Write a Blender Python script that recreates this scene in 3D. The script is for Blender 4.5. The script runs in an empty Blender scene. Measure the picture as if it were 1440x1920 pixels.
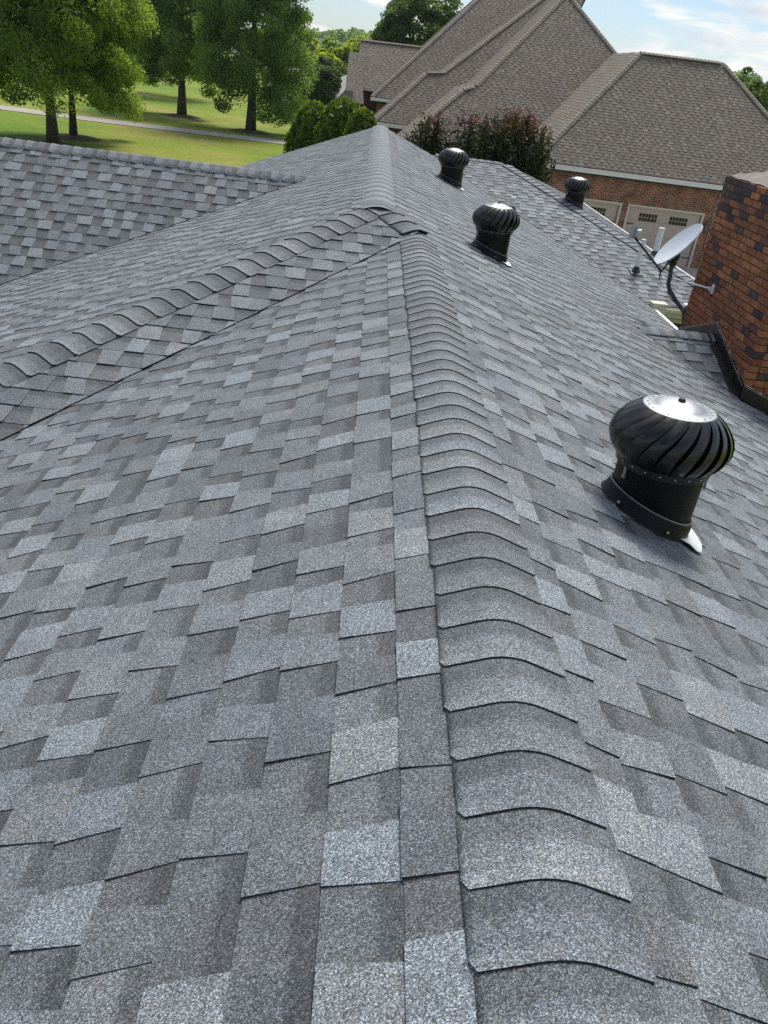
import bpy, bmesh, math, random
import numpy as np
from mathutils import Vector, Matrix
random.seed(7); rng = np.random.default_rng(7)
sc = bpy.context.scene; C = sc.collection
V3 = Vector; PI = math.pi
# ------------------------------------------------------------------ camera (at the origin; the lawn is 5.5 m below)
F_PX = 1515.77
RM = np.array([[0.99315417, 0.10126434, 0.05822647], [-0.00198238, -0.48378451, 0.87518491], [0.11679408, -0.86930897, -0.48027186]])
GZ = -5.5
cam = bpy.data.objects.new('camera', bpy.data.cameras.new('camera')); C.objects.link(cam)
cam.data.sensor_fit = 'VERTICAL'; cam.data.sensor_height = 36.0; cam.data.lens = 36.0 * F_PX / 1920.0
cam.data.clip_start = 0.05; cam.data.clip_end = 5000
cam.matrix_world = Matrix(((RM[0][0], -RM[0][1], -RM[0][2], 0), (RM[1][0], -RM[1][1], -RM[1][2], 0), (RM[2][0], -RM[2][1], -RM[2][2], 0), (0, 0, 0, 1)))
sc.camera = cam
# ------------------------------------------------------------------ sky and sun
SUN_EL, SUN_AZ = math.radians(54), math.radians(18)      # azimuth from +Y towards +X; the sun stands ahead of the camera
world = bpy.data.worlds.new('World'); sc.world = world; world.use_nodes = True
nt = world.node_tree; nt.nodes.clear()
def N(nt, t, **kw):
    n = nt.nodes.new(t)
    for k, v in kw.items():
        if k.startswith('i_'): n.inputs[int(k[2:])].default_value = v
        else: setattr(n, k, v)
    return n
def ramp(nt, stops, interp='LINEAR'):
    n = nt.nodes.new('ShaderNodeValToRGB'); cr = n.color_ramp; cr.interpolation = interp
    while len(cr.elements) < len(stops): cr.elements.new(0.5)
    for e, (p, c) in zip(cr.elements, stops):
        e.position = p; e.color = (c, c, c, 1) if not hasattr(c, '__len__') else (*c, 1)
    return n
def mth(nt, op, a=None, b=None, c=None, clamp=False):
    n = nt.nodes.new('ShaderNodeMath'); n.operation = op; n.use_clamp = clamp
    for i, v in enumerate((a, b, c)):
        if v is None: continue
        if isinstance(v, (int, float)): n.inputs[i].default_value = v
        else: nt.links.new(v, n.inputs[i])
    return n.outputs[0]
def mixc(nt, fac, a, b, blend='MIX'):
    n = nt.nodes.new('ShaderNodeMix'); n.data_type = 'RGBA'; n.blend_type = blend
    for i, v in ((0, fac), (6, a), (7, b)):
        if isinstance(v, (int, float)): n.inputs[i].default_value = v
        elif isinstance(v, tuple): n.inputs[i].default_value = (*v, 1) if len(v) == 3 else v
        else: nt.links.new(v, n.inputs[i])
    return n.outputs[2]
sky = N(nt, 'ShaderNodeTexSky', sky_type='NISHITA', sun_disc=False, sun_elevation=SUN_EL, sun_rotation=SUN_AZ, altitude=150, air_density=1.0, dust_density=0.8, ozone_density=2.0)
tc = N(nt, 'ShaderNodeTexCoord'); sep = N(nt, 'ShaderNodeSeparateXYZ'); nt.links.new(tc.outputs['Generated'], sep.inputs[0])
zz = mth(nt, 'ADD', mth(nt, 'MAXIMUM', sep.outputs[2], 0.0), 0.16)
cv = N(nt, 'ShaderNodeCombineXYZ'); nt.links.new(mth(nt, 'DIVIDE', sep.outputs[0], zz), cv.inputs[0]); nt.links.new(mth(nt, 'DIVIDE', sep.outputs[1], zz), cv.inputs[1])
cn = N(nt, 'ShaderNodeTexNoise'); cn.inputs['Scale'].default_value = 1.7; cn.inputs['Detail'].default_value = 8; cn.inputs['Roughness'].default_value = 0.56; cn.inputs['Distortion'].default_value = 0.25
nt.links.new(cv.outputs[0], cn.inputs['Vector'])
cfac = ramp(nt, [(0.45, 0.0), (0.60, 1.0)], 'EASE'); nt.links.new(cn.outputs[0], cfac.inputs[0])
cn2 = N(nt, 'ShaderNodeTexNoise'); cn2.inputs['Scale'].default_value = 2.3; cn2.inputs['Detail'].default_value = 6
nt.links.new(cv.outputs[0], cn2.inputs['Vector'])
ccol = ramp(nt, [(0.34, (3.7, 4.15, 4.6)), (0.58, (6.2, 6.1, 5.9))]); nt.links.new(cn2.outputs[0], ccol.inputs[0])
skyb = mixc(nt, 1.0, sky.outputs[0], (0.52, 0.58, 0.66), 'MULTIPLY')
skyc = mixc(nt, cfac.outputs[0], skyb, ccol.outputs[0])
bg = N(nt, 'ShaderNodeBackground'); bg.inputs[1].default_value = 0.06; nt.links.new(skyc, bg.inputs[0])
wo = N(nt, 'ShaderNodeOutputWorld'); nt.links.new(bg.outputs[0], wo.inputs[0])
sl = bpy.data.lights.new('sun', 'SUN'); sl.energy = 1.5; sl.angle = math.radians(22); sl.color = (1.0, 0.95, 0.86)
sun = bpy.data.objects.new('sun', sl); C.objects.link(sun)
sd = V3((math.sin(SUN_AZ) * math.cos(SUN_EL), math.cos(SUN_AZ) * math.cos(SUN_EL), math.sin(SUN_EL)))
sun.rotation_euler = sd.to_track_quat('Z', 'Y').to_euler()
sc.view_settings.view_transform = 'Standard'; sc.view_settings.look = 'None'; sc.view_settings.exposure = 1.55; sc.view_settings.gamma = 1.0
sc.view_settings.use_curve_mapping = False
sc.cycles.use_denoising = False; sc.cycles.sample_clamp_indirect = 4.0; sc.cycles.max_bounces = 6; sc.cycles.transparent_max_bounces = 8

# ------------------------------------------------------------------ helpers
def px_ray(x, y): return RM @ np.array([x - 720.0, y - 960.0, F_PX])
def at_y(x, y, Y): r = px_ray(x, y); return V3(r * (Y / r[1]))
def at_z(x, y, Z): r = px_ray(x, y); return V3(r * (Z / r[2]))
def on_plane(x, y, n, p): r = px_ray(x, y); n = np.array(n, float); return V3(r * (n @ np.array(p) / (n @ r)))
def project(P):
    q = RM.T @ np.array(P, float); return 720 + F_PX * q[0] / q[2], 960 + F_PX * q[1] / q[2], q[2]
def link(o, parent=None):
    C.objects.link(o)
    if parent is not None: o.parent = parent
    return o
def mesh_np(name, verts, faces, mats, midx=None, face_attr=None, pt_attr=None, smooth=False):
    me = bpy.data.meshes.new(name); me.from_pydata([tuple(v) for v in verts], [], [tuple(f) for f in faces])
    for m in (mats if isinstance(mats, (list, tuple)) else [mats]): me.materials.append(m)
    if midx is not None: me.polygons.foreach_set('material_index', np.array(midx, dtype=np.int32))
    for k, v in (face_attr or {}).items(): me.attributes.new(k, 'FLOAT', 'FACE').data.foreach_set('value', np.array(v, dtype=np.float32))
    for k, v in (pt_attr or {}).items(): me.attributes.new(k, 'FLOAT', 'POINT').data.foreach_set('value', np.array(v, dtype=np.float32))
    if smooth: me.polygons.foreach_set('use_smooth', np.ones(len(me.polygons), dtype=bool))
    me.update(); return me
def obj(name, me, parent=None, loc=None): 
    o = bpy.data.objects.new(name, me); link(o, parent)
    if loc is not None: o.location = loc
    return o
def bm_obj(name, bm, mats, parent=None, smooth=False):
    me = bpy.data.meshes.new(name); bmesh.ops.recalc_face_normals(bm, faces=bm.faces); bm.to_mesh(me); bm.free()
    for m in (mats if isinstance(mats, (list, tuple)) else [mats]): me.materials.append(m)
    if smooth:
        me.polygons.foreach_set('use_smooth', np.ones(len(me.polygons), dtype=bool))
        try: me.set_sharp_from_angle(angle=math.radians(38))
        except Exception: pass
    return obj(name, me, parent)
def empty(name, loc=(0, 0, 0), parent=None):
    o = bpy.data.objects.new(name, None); o.empty_display_size = 0.2; link(o, parent); o.location = loc; return o
def tag(o, label=None, cat=None, group=None, kind=None):
    for k, v in (('label', label), ('category', cat), ('group', group), ('kind', kind)):
        if v: o[k] = v
    return o
def box(bm, lo, hi, mi=0, M=None):
    vs = [bm.verts.new((M @ V3(p)) if M else p) for p in [(x, y, z) for x in (lo[0], hi[0]) for y in (lo[1], hi[1]) for z in (lo[2], hi[2])]]
    for q in ((0, 1, 3, 2), (4, 6, 7, 5), (0, 4, 5, 1), (2, 3, 7, 6), (0, 2, 6, 4), (1, 5, 7, 3)):
        f = bm.faces.new([vs[i] for i in q]); f.material_index = mi
    return vs
def prism(bm, pts, d, mi=0):
    a = [bm.verts.new(p) for p in pts]; b = [bm.verts.new(V3(p) + V3(d)) for p in pts]; n = len(pts)
    bm.faces.new(a).material_index = mi; bm.faces.new(b[::-1]).material_index = mi
    for i in range(n): bm.faces.new((a[i], b[i], b[(i + 1) % n], a[(i + 1) % n])).material_index = mi
def tube(bm, pts, r, n=8, cap=True, mi=0):
    pts = [V3(p) for p in pts]; rs = r if hasattr(r, '__len__') else [r] * len(pts); rings = []; prev = None
    for i, p in enumerate(pts):
        t = (pts[min(i + 1, len(pts) - 1)] - pts[max(i - 1, 0)]).normalized()
        if prev is None: u = t.orthogonal().normalized()
        else: u = (prev - t * prev.dot(t)).normalized()
        prev = u; w = t.cross(u)
        rings.append([bm.verts.new(p + (u * math.cos(2 * PI * k / n) + w * math.sin(2 * PI * k / n)) * rs[i]) for k in range(n)])
    for a, b in zip(rings, rings[1:]):
        for k in range(n): bm.faces.new((a[k], a[(k + 1) % n], b[(k + 1) % n], b[k])).material_index = mi
    if cap: bm.faces.new(rings[0][::-1]).material_index = mi; bm.faces.new(rings[-1]).material_index = mi
def lathe(bm, prof, n=40, close=False, mi=0):
    rings = []
    for r, z in prof:
        if r < 1e-5: rings.append([bm.verts.new((0, 0, z))])
        else: rings.append([bm.verts.new((r * math.cos(2 * PI * k / n), r * math.sin(2 * PI * k / n), z)) for k in range(n)])
    for a, b in zip(rings, rings[1:]):
        for k in range(n):
            q = [a[k % len(a)], a[(k + 1) % len(a)], b[(k + 1) % len(b)], b[k % len(b)]]
            q = [v for i, v in enumerate(q) if v not in q[:i]]
            if len(q) >= 3: bm.faces.new(q).material_index = mi

# ------------------------------------------------------------------ materials
def new_mat(name):
    m = bpy.data.materials.new(name); m.use_nodes = True; t = m.node_tree
    return m, t, t.nodes['Principled BSDF']
def simple(name, col, rough=0.5, metal=0.0, var=0.12, scale=6.0, coat=0.0, spec=None, bump=0.0, bscale=60):
    m, t, b = new_mat(name)
    g = N(t, 'ShaderNodeNewGeometry'); n = N(t, 'ShaderNodeTexNoise'); n.inputs['Scale'].default_value = scale; n.inputs['Detail'].default_value = 6
    t.links.new(g.outputs['Position'], n.inputs['Vector'])
    r = ramp(t, [(0.25, tuple(c * (1 - var) for c in col)), (0.75, tuple(min(1, c * (1 + var)) for c in col))]); t.links.new(n.outputs[0], r.inputs[0])
    t.links.new(r.outputs[0], b.inputs['Base Color']); b.inputs['Metallic'].default_value = metal
    rr = ramp(t, [(0.3, max(0.02, rough * 0.82)), (0.7, min(1, rough * 1.2))]); t.links.new(n.outputs[0], rr.inputs[0]); t.links.new(rr.outputs[0], b.inputs['Roughness'])
    b.inputs['Coat Weight'].default_value = coat
    if spec is not None: b.inputs['Specular IOR Level'].default_value = spec
    if bump:
        n2 = N(t, 'ShaderNodeTexNoise'); n2.inputs['Scale'].default_value = bscale; n2.inputs['Detail'].default_value = 5; t.links.new(g.outputs['Position'], n2.inputs['Vector'])
        bp = N(t, 'ShaderNodeBump'); bp.inputs['Strength'].default_value = bump; bp.inputs['Distance'].default_value = 0.01; t.links.new(n2.outputs[0], bp.inputs['Height']); t.links.new(bp.outputs[0], b.inputs['Normal'])
    return m
def granules(name, from_object, stops, cell=500.0, band=0.38, gmul=None, blotch=0.1):
    """mineral-granule shingle: tint per piece, speckle of coloured granules, darker printed band on the base layer"""
    m, t, b = new_mat(name)
    g = N(t, 'ShaderNodeNewGeometry')
    if from_object:
        oi = N(t, 'ShaderNodeObjectInfo'); s0 = N(t, 'ShaderNodeSeparateColor'); t.links.new(oi.outputs['Color'], s0.inputs[0]); tint = s0.outputs[0]
    else:
        a = N(t, 'ShaderNodeAttribute', attribute_name='tint'); tint = a.outputs['Fac']
    base = ramp(t, stops); vn = N(t, 'ShaderNodeTexNoise'); vn.inputs['Scale'].default_value = 6.5 if cell > 100 else 2.2; vn.inputs['Detail'].default_value = 5; vn.inputs['Roughness'].default_value = 0.6; t.links.new(g.outputs['Position'], vn.inputs['Vector'])
    t.links.new(mth(t, 'ADD', tint, mth(t, 'MULTIPLY', mth(t, 'SUBTRACT', vn.outputs[0], 0.5), 0.75)), base.inputs[0])
    hue = mth(t, 'FRACT', mth(t, 'MULTIPLY', tint, 37.3))
    hr = ramp(t, [(0.0, (1.03, 1.0, 0.975)), (0.3, (1.0, 1.0, 1.0)), (1.0, (0.96, 1.0, 1.04))]); t.links.new(hue, hr.inputs[0])
    col = mixc(t, 1.0, base.outputs[0], hr.outputs[0], 'MULTIPLY')
    bn = N(t, 'ShaderNodeTexNoise'); bn.inputs['Scale'].default_value = 14; bn.inputs['Detail'].default_value = 4; t.links.new(g.outputs['Position'], bn.inputs['Vector'])
    br = ramp(t, [(0.25, 1 - blotch), (0.75, 1 + blotch)]); t.links.new(bn.outputs[0], br.inputs[0])
    col = mixc(t, 1.0, col, br.outputs[0], 'MULTIPLY')
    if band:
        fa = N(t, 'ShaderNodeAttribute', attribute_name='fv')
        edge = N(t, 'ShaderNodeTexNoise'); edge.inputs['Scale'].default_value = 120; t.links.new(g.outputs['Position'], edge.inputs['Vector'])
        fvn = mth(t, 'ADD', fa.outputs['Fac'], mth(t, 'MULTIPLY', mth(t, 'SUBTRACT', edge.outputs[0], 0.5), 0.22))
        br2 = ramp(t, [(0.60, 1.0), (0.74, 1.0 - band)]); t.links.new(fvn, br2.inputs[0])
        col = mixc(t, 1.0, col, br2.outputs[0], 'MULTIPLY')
    vo = N(t, 'ShaderNodeTexVoronoi'); vo.inputs['Scale'].default_value = cell; t.links.new(g.outputs['Position'], vo.inputs['Vector'])
    sp = N(t, 'ShaderNodeSeparateColor'); t.links.new(vo.outputs['Color'], sp.inputs[0])
    gm = ramp(t, gmul or [(0.0, 0.24), (0.30, 0.55), (0.62, 0.98), (0.88, 1.6), (1.0, 2.6)]); t.links.new(sp.outputs[0], gm.inputs[0])
    col = mixc(t, 1.0, col, gm.outputs[0], 'MULTIPLY')
    fl = ramp(t, [(0.0, (0.9, 0.8, 0.68)), (0.12, (1.0, 1.0, 1.0)), (0.78, (1.0, 1.0, 1.0)), (1.0, (0.75, 1.02, 1.3))]); t.links.new(sp.outputs[1], fl.inputs[0])
    col = mixc(t, 1.0, col, fl.outputs[0], 'MULTIPLY')
    t.links.new(col, b.inputs['Base Color']); b.inputs['Roughness'].default_value = 0.82; b.inputs['Specular IOR Level'].default_value = 0.45
    bp = N(t, 'ShaderNodeBump'); bp.inputs['Strength'].default_value = 0.55; bp.inputs['Distance'].default_value = 0.0016
    t.links.new(vo.outputs['Distance'], bp.inputs['Height']); bp.invert = True; t.links.new(bp.outputs[0], b.inputs['Normal'])
    return m
GREY = [(0.0, (0.112, 0.119, 0.128)), (0.35, (0.150, 0.160, 0.170)), (0.65, (0.190, 0.203, 0.215)), (1.0, (0.236, 0.256, 0.271))]
BROWN = [(0.0, (0.150, 0.119, 0.090)), (0.4, (0.190, 0.154, 0.119)), (0.7, (0.212, 0.174, 0.136)), (1.0, (0.262, 0.219, 0.174))]
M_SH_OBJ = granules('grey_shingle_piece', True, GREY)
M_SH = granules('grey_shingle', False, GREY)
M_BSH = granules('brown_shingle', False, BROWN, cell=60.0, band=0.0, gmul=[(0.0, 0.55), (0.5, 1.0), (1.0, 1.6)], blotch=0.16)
M_EDGE = simple('asphalt_cut_edge', (0.024, 0.025, 0.028), 0.95, var=0.3, scale=90)
M_DECK = simple('roof_underlay', (0.03, 0.031, 0.034), 0.95)
M_BLACK = simple('black_vent_paint', (0.005, 0.005, 0.006), 0.33, var=0.3, scale=18, coat=0.12)
M_BLACKDULL = simple('dull_black_vent_paint', (0.004, 0.004, 0.005), 0.45, var=0.3, scale=14, spec=0.22)
M_SILVER = simple('bare_galvanised_metal', (0.33, 0.34, 0.35), 0.42, metal=0.9, var=0.06, scale=9)
M_SHEET = simple('bare_flashing_sheet', (0.66, 0.67, 0.67), 0.5, metal=0.25, var=0.08, scale=12)
M_SEAM = simple('worn_vent_seam', (0.16, 0.16, 0.165), 0.4, metal=0.5, var=0.2, scale=40)
M_FLASH = simple('black_flashing_metal', (0.012, 0.011, 0.012), 0.42, var=0.35, scale=8)
M_CREAM = simple('cream_trim_paint', (0.60, 0.555, 0.46), 0.5, var=0.06, scale=5)
M_WHITE = simple('white_trim_paint', (0.76, 0.75, 0.72), 0.45, var=0.05, scale=4)
M_PVC = simple('white_pipe_plastic', (0.75, 0.75, 0.73), 0.4, var=0.05, scale=9)
M_RUBBER = simple('dark_pipe_boot', (0.028, 0.032, 0.036), 0.6, var=0.2, scale=20)
M_DISH = simple('pale_grey_dish_enamel', (0.56, 0.60, 0.65), 0.38, var=0.05, scale=7)
M_DARKMETAL = simple('dark_grey_mast_metal', (0.075, 0.085, 0.09), 0.5, metal=0.2, var=0.25, scale=16)
M_LNB = simple('grey_receiver_plastic', (0.34, 0.36, 0.37), 0.5, var=0.08)
M_CABLE = simple('black_cable_jacket', (0.01, 0.01, 0.011), 0.5)
M_MORTAR = simple('sooty_mortar', (0.055, 0.042, 0.036), 0.95, var=0.35, scale=12, bump=0.4, bscale=90)
M_CROWN = simple('weathered_crown_mortar', (0.22, 0.195, 0.17), 0.95, var=0.4, scale=14, bump=0.8, bscale=45)
M_CAULK = simple('smeared_pale_mortar', (0.42, 0.33, 0.28), 0.9, var=0.3, scale=22, bump=0.6, bscale=70)
M_CLAY = simple('terracotta_flue_clay', (0.42, 0.19, 0.09), 0.85, var=0.15)
M_TAUPE = simple('taupe_door_paint', (0.52, 0.42, 0.35), 0.5, var=0.05, scale=2)
M_PANE = simple('dark_window_glass', (0.012, 0.014, 0.016), 0.08, var=0.1)
M_IRON = simple('black_hinge_iron', (0.02, 0.02, 0.022), 0.5)
M_LAMP = simple('grey_wall_lamp', (0.12, 0.12, 0.12), 0.4)
M_CONC = simple('pale_driveway_concrete', (0.36, 0.33, 0.285), 0.9, var=0.14, scale=0.9, bump=0.2, bscale=14)
M_MULCH = simple('brown_mulch', (0.085, 0.058, 0.04), 0.95, var=0.4, scale=7, bump=0.9, bscale=18)
M_STRAW = simple('dry_straw', (0.42, 0.30, 0.13), 0.8, var=0.2)
M_STANDSEAM = simple('dark_standing_seam_metal', (0.035, 0.04, 0.048), 0.8, metal=0.0, spec=0.08, var=0.1)
M_PALEROOF = simple('pale_grey_far_roof', (0.20, 0.21, 0.23), 0.6, var=0.1)
M_TAN = simple('tan_far_brick', (0.16, 0.12, 0.09), 0.9, var=0.25, scale=5)
def brick_piece():
    m, t, b = new_mat('fired_brick'); g = N(t, 'ShaderNodeNewGeometry'); oi = N(t, 'ShaderNodeObjectInfo')
    n = N(t, 'ShaderNodeTexNoise'); n.inputs['Scale'].default_value = 34; n.inputs['Detail'].default_value = 6; n.inputs['Roughness'].default_value = 0.7
    mp = N(t, 'ShaderNodeMapping'); mp.inputs['Scale'].default_value = (1, 1, 0.45); mp.inputs['Rotation'].default_value = (0.5, 0, 0.3)
    t.links.new(g.outputs['Position'], mp.inputs[0]); t.links.new(mp.outputs[0], n.inputs['Vector'])
    r = ramp(t, [(0.22, 0.45), (0.5, 0.95), (0.72, 1.5)]); t.links.new(n.outputs[0], r.inputs[0])
    col = mixc(t, 1.0, oi.outputs['Color'], r.outputs[0], 'MULTIPLY')
    t.links.new(col, b.inputs['Base Color']); b.inputs['Roughness'].default_value = 0.88; b.inputs['Specular IOR Level'].default_value = 0.25
    bp = N(t, 'ShaderNodeBump'); bp.inputs['Strength'].default_value = 0.7; bp.inputs['Distance'].default_value = 0.006; t.links.new(n.outputs[0], bp.inputs['Height']); t.links.new(bp.outputs[0], b.inputs['Normal'])
    return m
M_BRICK = brick_piece()
def brick_wall(name, axis, c1, c2, mort, bw=0.215, bh=0.072):
    m, t, b = new_mat(name); g = N(t, 'ShaderNodeNewGeometry'); s = N(t, 'ShaderNodeSeparateXYZ'); t.links.new(g.outputs['Position'], s.inputs[0])
    cb = N(t, 'ShaderNodeCombineXYZ'); t.links.new(mth(t, 'ADD', s.outputs[0], s.outputs[1]), cb.inputs[0]); t.links.new(s.outputs[2], cb.inputs[1])
    bk = N(t, 'ShaderNodeTexBrick'); t.links.new(cb.outputs[0], bk.inputs['Vector']); bk.inputs['Scale'].default_value = 1.0
    bk.inputs['Brick Width'].default_value = bw; bk.inputs['Row Height'].default_value = bh; bk.inputs['Mortar Size'].default_value = 0.009; bk.inputs['Mortar Smooth'].default_value = 0.1
    bk.inputs['Color1'].default_value = (*c1, 1); bk.inputs['Color2'].default_value = (*c2, 1); bk.inputs['Mortar'].default_value = (*mort, 1); bk.inputs['Bias'].default_value = -0.1
    n = N(t, 'ShaderNodeTexNoise'); n.inputs['Scale'].default_value = 3.0; n.inputs['Detail'].default_value = 8; t.links.new(g.outputs['Position'], n.inputs['Vector'])
    r = ramp(t, [(0.3, 0.65), (0.7, 1.35)]); t.links.new(n.outputs[0], r.inputs[0])
    t.links.new(mixc(t, 1.0, bk.outputs['Color'], r.outputs[0], 'MULTIPLY'), b.inputs['Base Color']); b.inputs['Roughness'].default_value = 0.9
    bp = N(t, 'ShaderNodeBump'); bp.inputs['Strength'].default_value = 0.6; bp.inputs['Distance'].default_value = 0.01; bp.invert = True; t.links.new(bk.outputs['Fac'], bp.inputs['Height']); t.links.new(bp.outputs[0], b.inputs['Normal'])
    return m
M_WALL = brick_wall('neighbour_brick', 0, (0.29, 0.10, 0.055), (0.13, 0.05, 0.035), (0.44, 0.34, 0.24))
M_HWALL = brick_wall('house_brick', 0, (0.20, 0.075, 0.04), (0.10, 0.04, 0.03), (0.10, 0.08, 0.065))
def leaf_mat(name, dark, light, hue_b=None, trans=0.35):
    m, t, b = new_mat(name); a = N(t, 'ShaderNodeAttribute', attribute_name='tint')
    stops = [(0.0, dark), (0.8, light)] + ([(1.0, hue_b)] if hue_b else [])
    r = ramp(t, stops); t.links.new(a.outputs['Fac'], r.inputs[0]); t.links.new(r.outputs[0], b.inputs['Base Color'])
    b.inputs['Roughness'].default_value = 0.55; b.inputs['Specular IOR Level'].default_value = 0.3
    tr = N(t, 'ShaderNodeBsdfTranslucent'); bright = mixc(t, 1.0, r.outputs[0], (2.1, 2.1, 0.9), 'MULTIPLY'); t.links.new(bright, tr.inputs[0])
    mx = N(t, 'ShaderNodeMixShader'); mx.inputs[0].default_value = trans; t.links.new(b.outputs[0], mx.inputs[1]); t.links.new(tr.outputs[0], mx.inputs[2])
    t.links.new(mx.outputs[0], t.nodes['Material Output'].inputs[0]); return m
M_LEAF_A = leaf_mat('oak_leaves', (0.090, 0.150, 0.040), (0.205, 0.275, 0.056), (0.32, 0.34, 0.06), 0.6)
M_LEAF_B = leaf_mat('maple_leaves', (0.090, 0.155, 0.065), (0.18, 0.265, 0.085), (0.24, 0.30, 0.09), 0.58)
M_LEAF_C = leaf_mat('bright_far_leaves', (0.14, 0.19, 0.03), (0.26, 0.31, 0.045), (0.34, 0.36, 0.055), 0.6)
M_LEAF_D = leaf_mat('dark_evergreen_leaves', (0.045, 0.082, 0.034), (0.10, 0.155, 0.05), (0.14, 0.19, 0.055), 0.45)
M_LEAF_E = leaf_mat('arborvitae_sprays', (0.06, 0.11, 0.016), (0.14, 0.20, 0.026), (0.20, 0.25, 0.03), 0.5)
M_LEAF_F = leaf_mat('crape_myrtle_leaves', (0.018, 0.030, 0.012), (0.04, 0.056, 0.020), (0.06, 0.05, 0.027), 0.2)
M_LEAF_R = leaf_mat('red_bud_tips', (0.07, 0.030, 0.026), (0.12, 0.052, 0.045), None, 0.3)
M_BARK = simple('grey_brown_bark', (0.075, 0.060, 0.045), 0.95, var=0.35, scale=6, bump=0.8, bscale=16)
def lawn_mat():
    m, t, b = new_mat('mown_lawn'); g = N(t, 'ShaderNodeNewGeometry')
    n = N(t, 'ShaderNodeTexNoise'); n.inputs['Scale'].default_value = 0.11; n.inputs['Detail'].default_value = 7; n.inputs['Roughness'].default_value = 0.62; t.links.new(g.outputs['Position'], n.inputs['Vector'])
    r = ramp(t, [(0.36, (0.12, 0.21, 0.014)), (0.52, (0.19, 0.245, 0.022)), (0.66, (0.31, 0.265, 0.075))]); t.links.new(n.outputs[0], r.inputs[0])
    n2 = N(t, 'ShaderNodeTexNoise'); n2.inputs['Scale'].default_value = 5; n2.inputs['Detail'].default_value = 8; n2.inputs['Roughness'].default_value = 0.75; t.links.new(g.outputs['Position'], n2.inputs['Vector'])
    r2 = ramp(t, [(0.3, 0.7), (0.7, 1.3)]); t.links.new(n2.outputs[0], r2.inputs[0])
    t.links.new(mixc(t, 1.0, r.outputs[0], r2.outputs[0], 'MULTIPLY'), b.inputs['Base Color']); b.inputs['Roughness'].default_value = 0.9; b.inputs['Specular IOR Level'].default_value = 0.2
    bp = N(t, 'ShaderNodeBump'); bp.inputs['Strength'].default_value = 0.8; bp.inputs['Distance'].default_value = 0.08; t.links.new(n2.outputs[0], bp.inputs['Height']); t.links.new(bp.outputs[0], b.inputs['Normal'])
    return m
M_LAWN = lawn_mat()

# ------------------------------------------------------------------ ground, driveway, hills
me = mesh_np('lawn', [(-1600, -300, GZ), (1600, -300, GZ), (1600, 2600, GZ), (-1600, 2600, GZ)], [(0, 1, 2, 3)], M_LAWN)
tag(obj('lawn', me), 'wide mown lawn with dry patches around the houses', kind='structure')
bm = bmesh.new(); prv = None
for i in range(41):
    x = -75 + i * 2.0; yc = 60.9 + 0.0016 * (x + 20) ** 2 + (0 if x < -18 else 0.045 * (x + 18)); w = 1.45
    a, b_ = bm.verts.new((x, yc - w, GZ + 0.03)), bm.verts.new((x, yc + w, GZ + 0.03))
    if prv: bm.faces.new((prv[0], a, b_, prv[1]))
    prv = (a, b_)
tag(bm_obj('driveway', bm, M_CONC), 'pale concrete drive crossing the lawn', kind='structure')
bm = bmesh.new(); bm.faces.new([bm.verts.new(p) for p in [(4, 24, GZ + 0.03), (26, 24, GZ + 0.03), (26, 32.4, GZ + 0.03), (4, 32.4, GZ + 0.03)]])
tag(bm_obj('garage_apron', bm, M_CONC), 'pale concrete apron before the garage doors', kind='structure')
# far hills
def hill(name, x0, x1, y0, y1, hfun, nx, ny, mat):
    xs, ys = np.linspace(x0, x1, nx), np.linspace(y0, y1, ny); vs = [(x, y, hfun(x, y)) for y in ys for x in xs]
    fs = [(j * nx + i, j * nx + i + 1, (j + 1) * nx + i + 1, (j + 1) * nx + i) for j in range(ny - 1) for i in range(nx - 1)]
    return tag(obj(name, mesh_np(name, vs, fs, mat, smooth=True)), 'wooded hill beyond the houses', kind='structure')
def hill_h(x, y):
    s = min(max((y - 380) / 260.0, 0), 1); s = s * s * (3 - 2 * s)
    return GZ - 1.0 + s * (15.0 + 4 * math.sin(x * 0.011 + 0.6) + 3.5 * math.sin(x * 0.031 + 2) + 12 * min(max((x - 90) / 160.0, 0), 1))
M_HILL = simple('hill_undergrowth', (0.035, 0.06, 0.018), 0.95, var=0.3, scale=0.2)
hill('hill', -520, 640, 370, 860, hill_h, 60, 24, M_HILL)

# ------------------------------------------------------------------ foliage
def leaf_mesh(name, P, Nrm, size, tint, mat, aspect=0.62):
    n = len(P); r = rng.normal(size=(n, 3)); Nn = Nrm / np.linalg.norm(Nrm, axis=1, keepdims=True)
    U = np.cross(Nn, r); U /= np.linalg.norm(U, axis=1, keepdims=True) + 1e-9; W = np.cross(Nn, U)
    s = (size if hasattr(size, '__len__') else np.full(n, size))[:, None]
    fold = Nn * s * 0.16
    Q = np.stack([P - U * s * 0.5, P + W * s * aspect * 0.5 + fold, P + U * s * 0.5, P - W * s * aspect * 0.5 + fold], 1).reshape(-1, 3)
    me = bpy.data.meshes.new(name); me.vertices.add(4 * n); me.vertices.foreach_set('co', Q.astype(np.float32).ravel())
    me.loops.add(4 * n); me.loops.foreach_set('vertex_index', np.arange(4 * n, dtype=np.int32))
    me.polygons.add(n); me.polygons.foreach_set('loop_start', np.arange(0, 4 * n, 4, dtype=np.int32)); me.polygons.foreach_set('loop_total', np.full(n, 4, dtype=np.int32))
    me.attributes.new('tint', 'FLOAT', 'FACE').data.foreach_set('value', np.clip(tint, 0, 1).astype(np.float32))
    me.materials.append(mat); me.update(); me.validate(); return me
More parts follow.
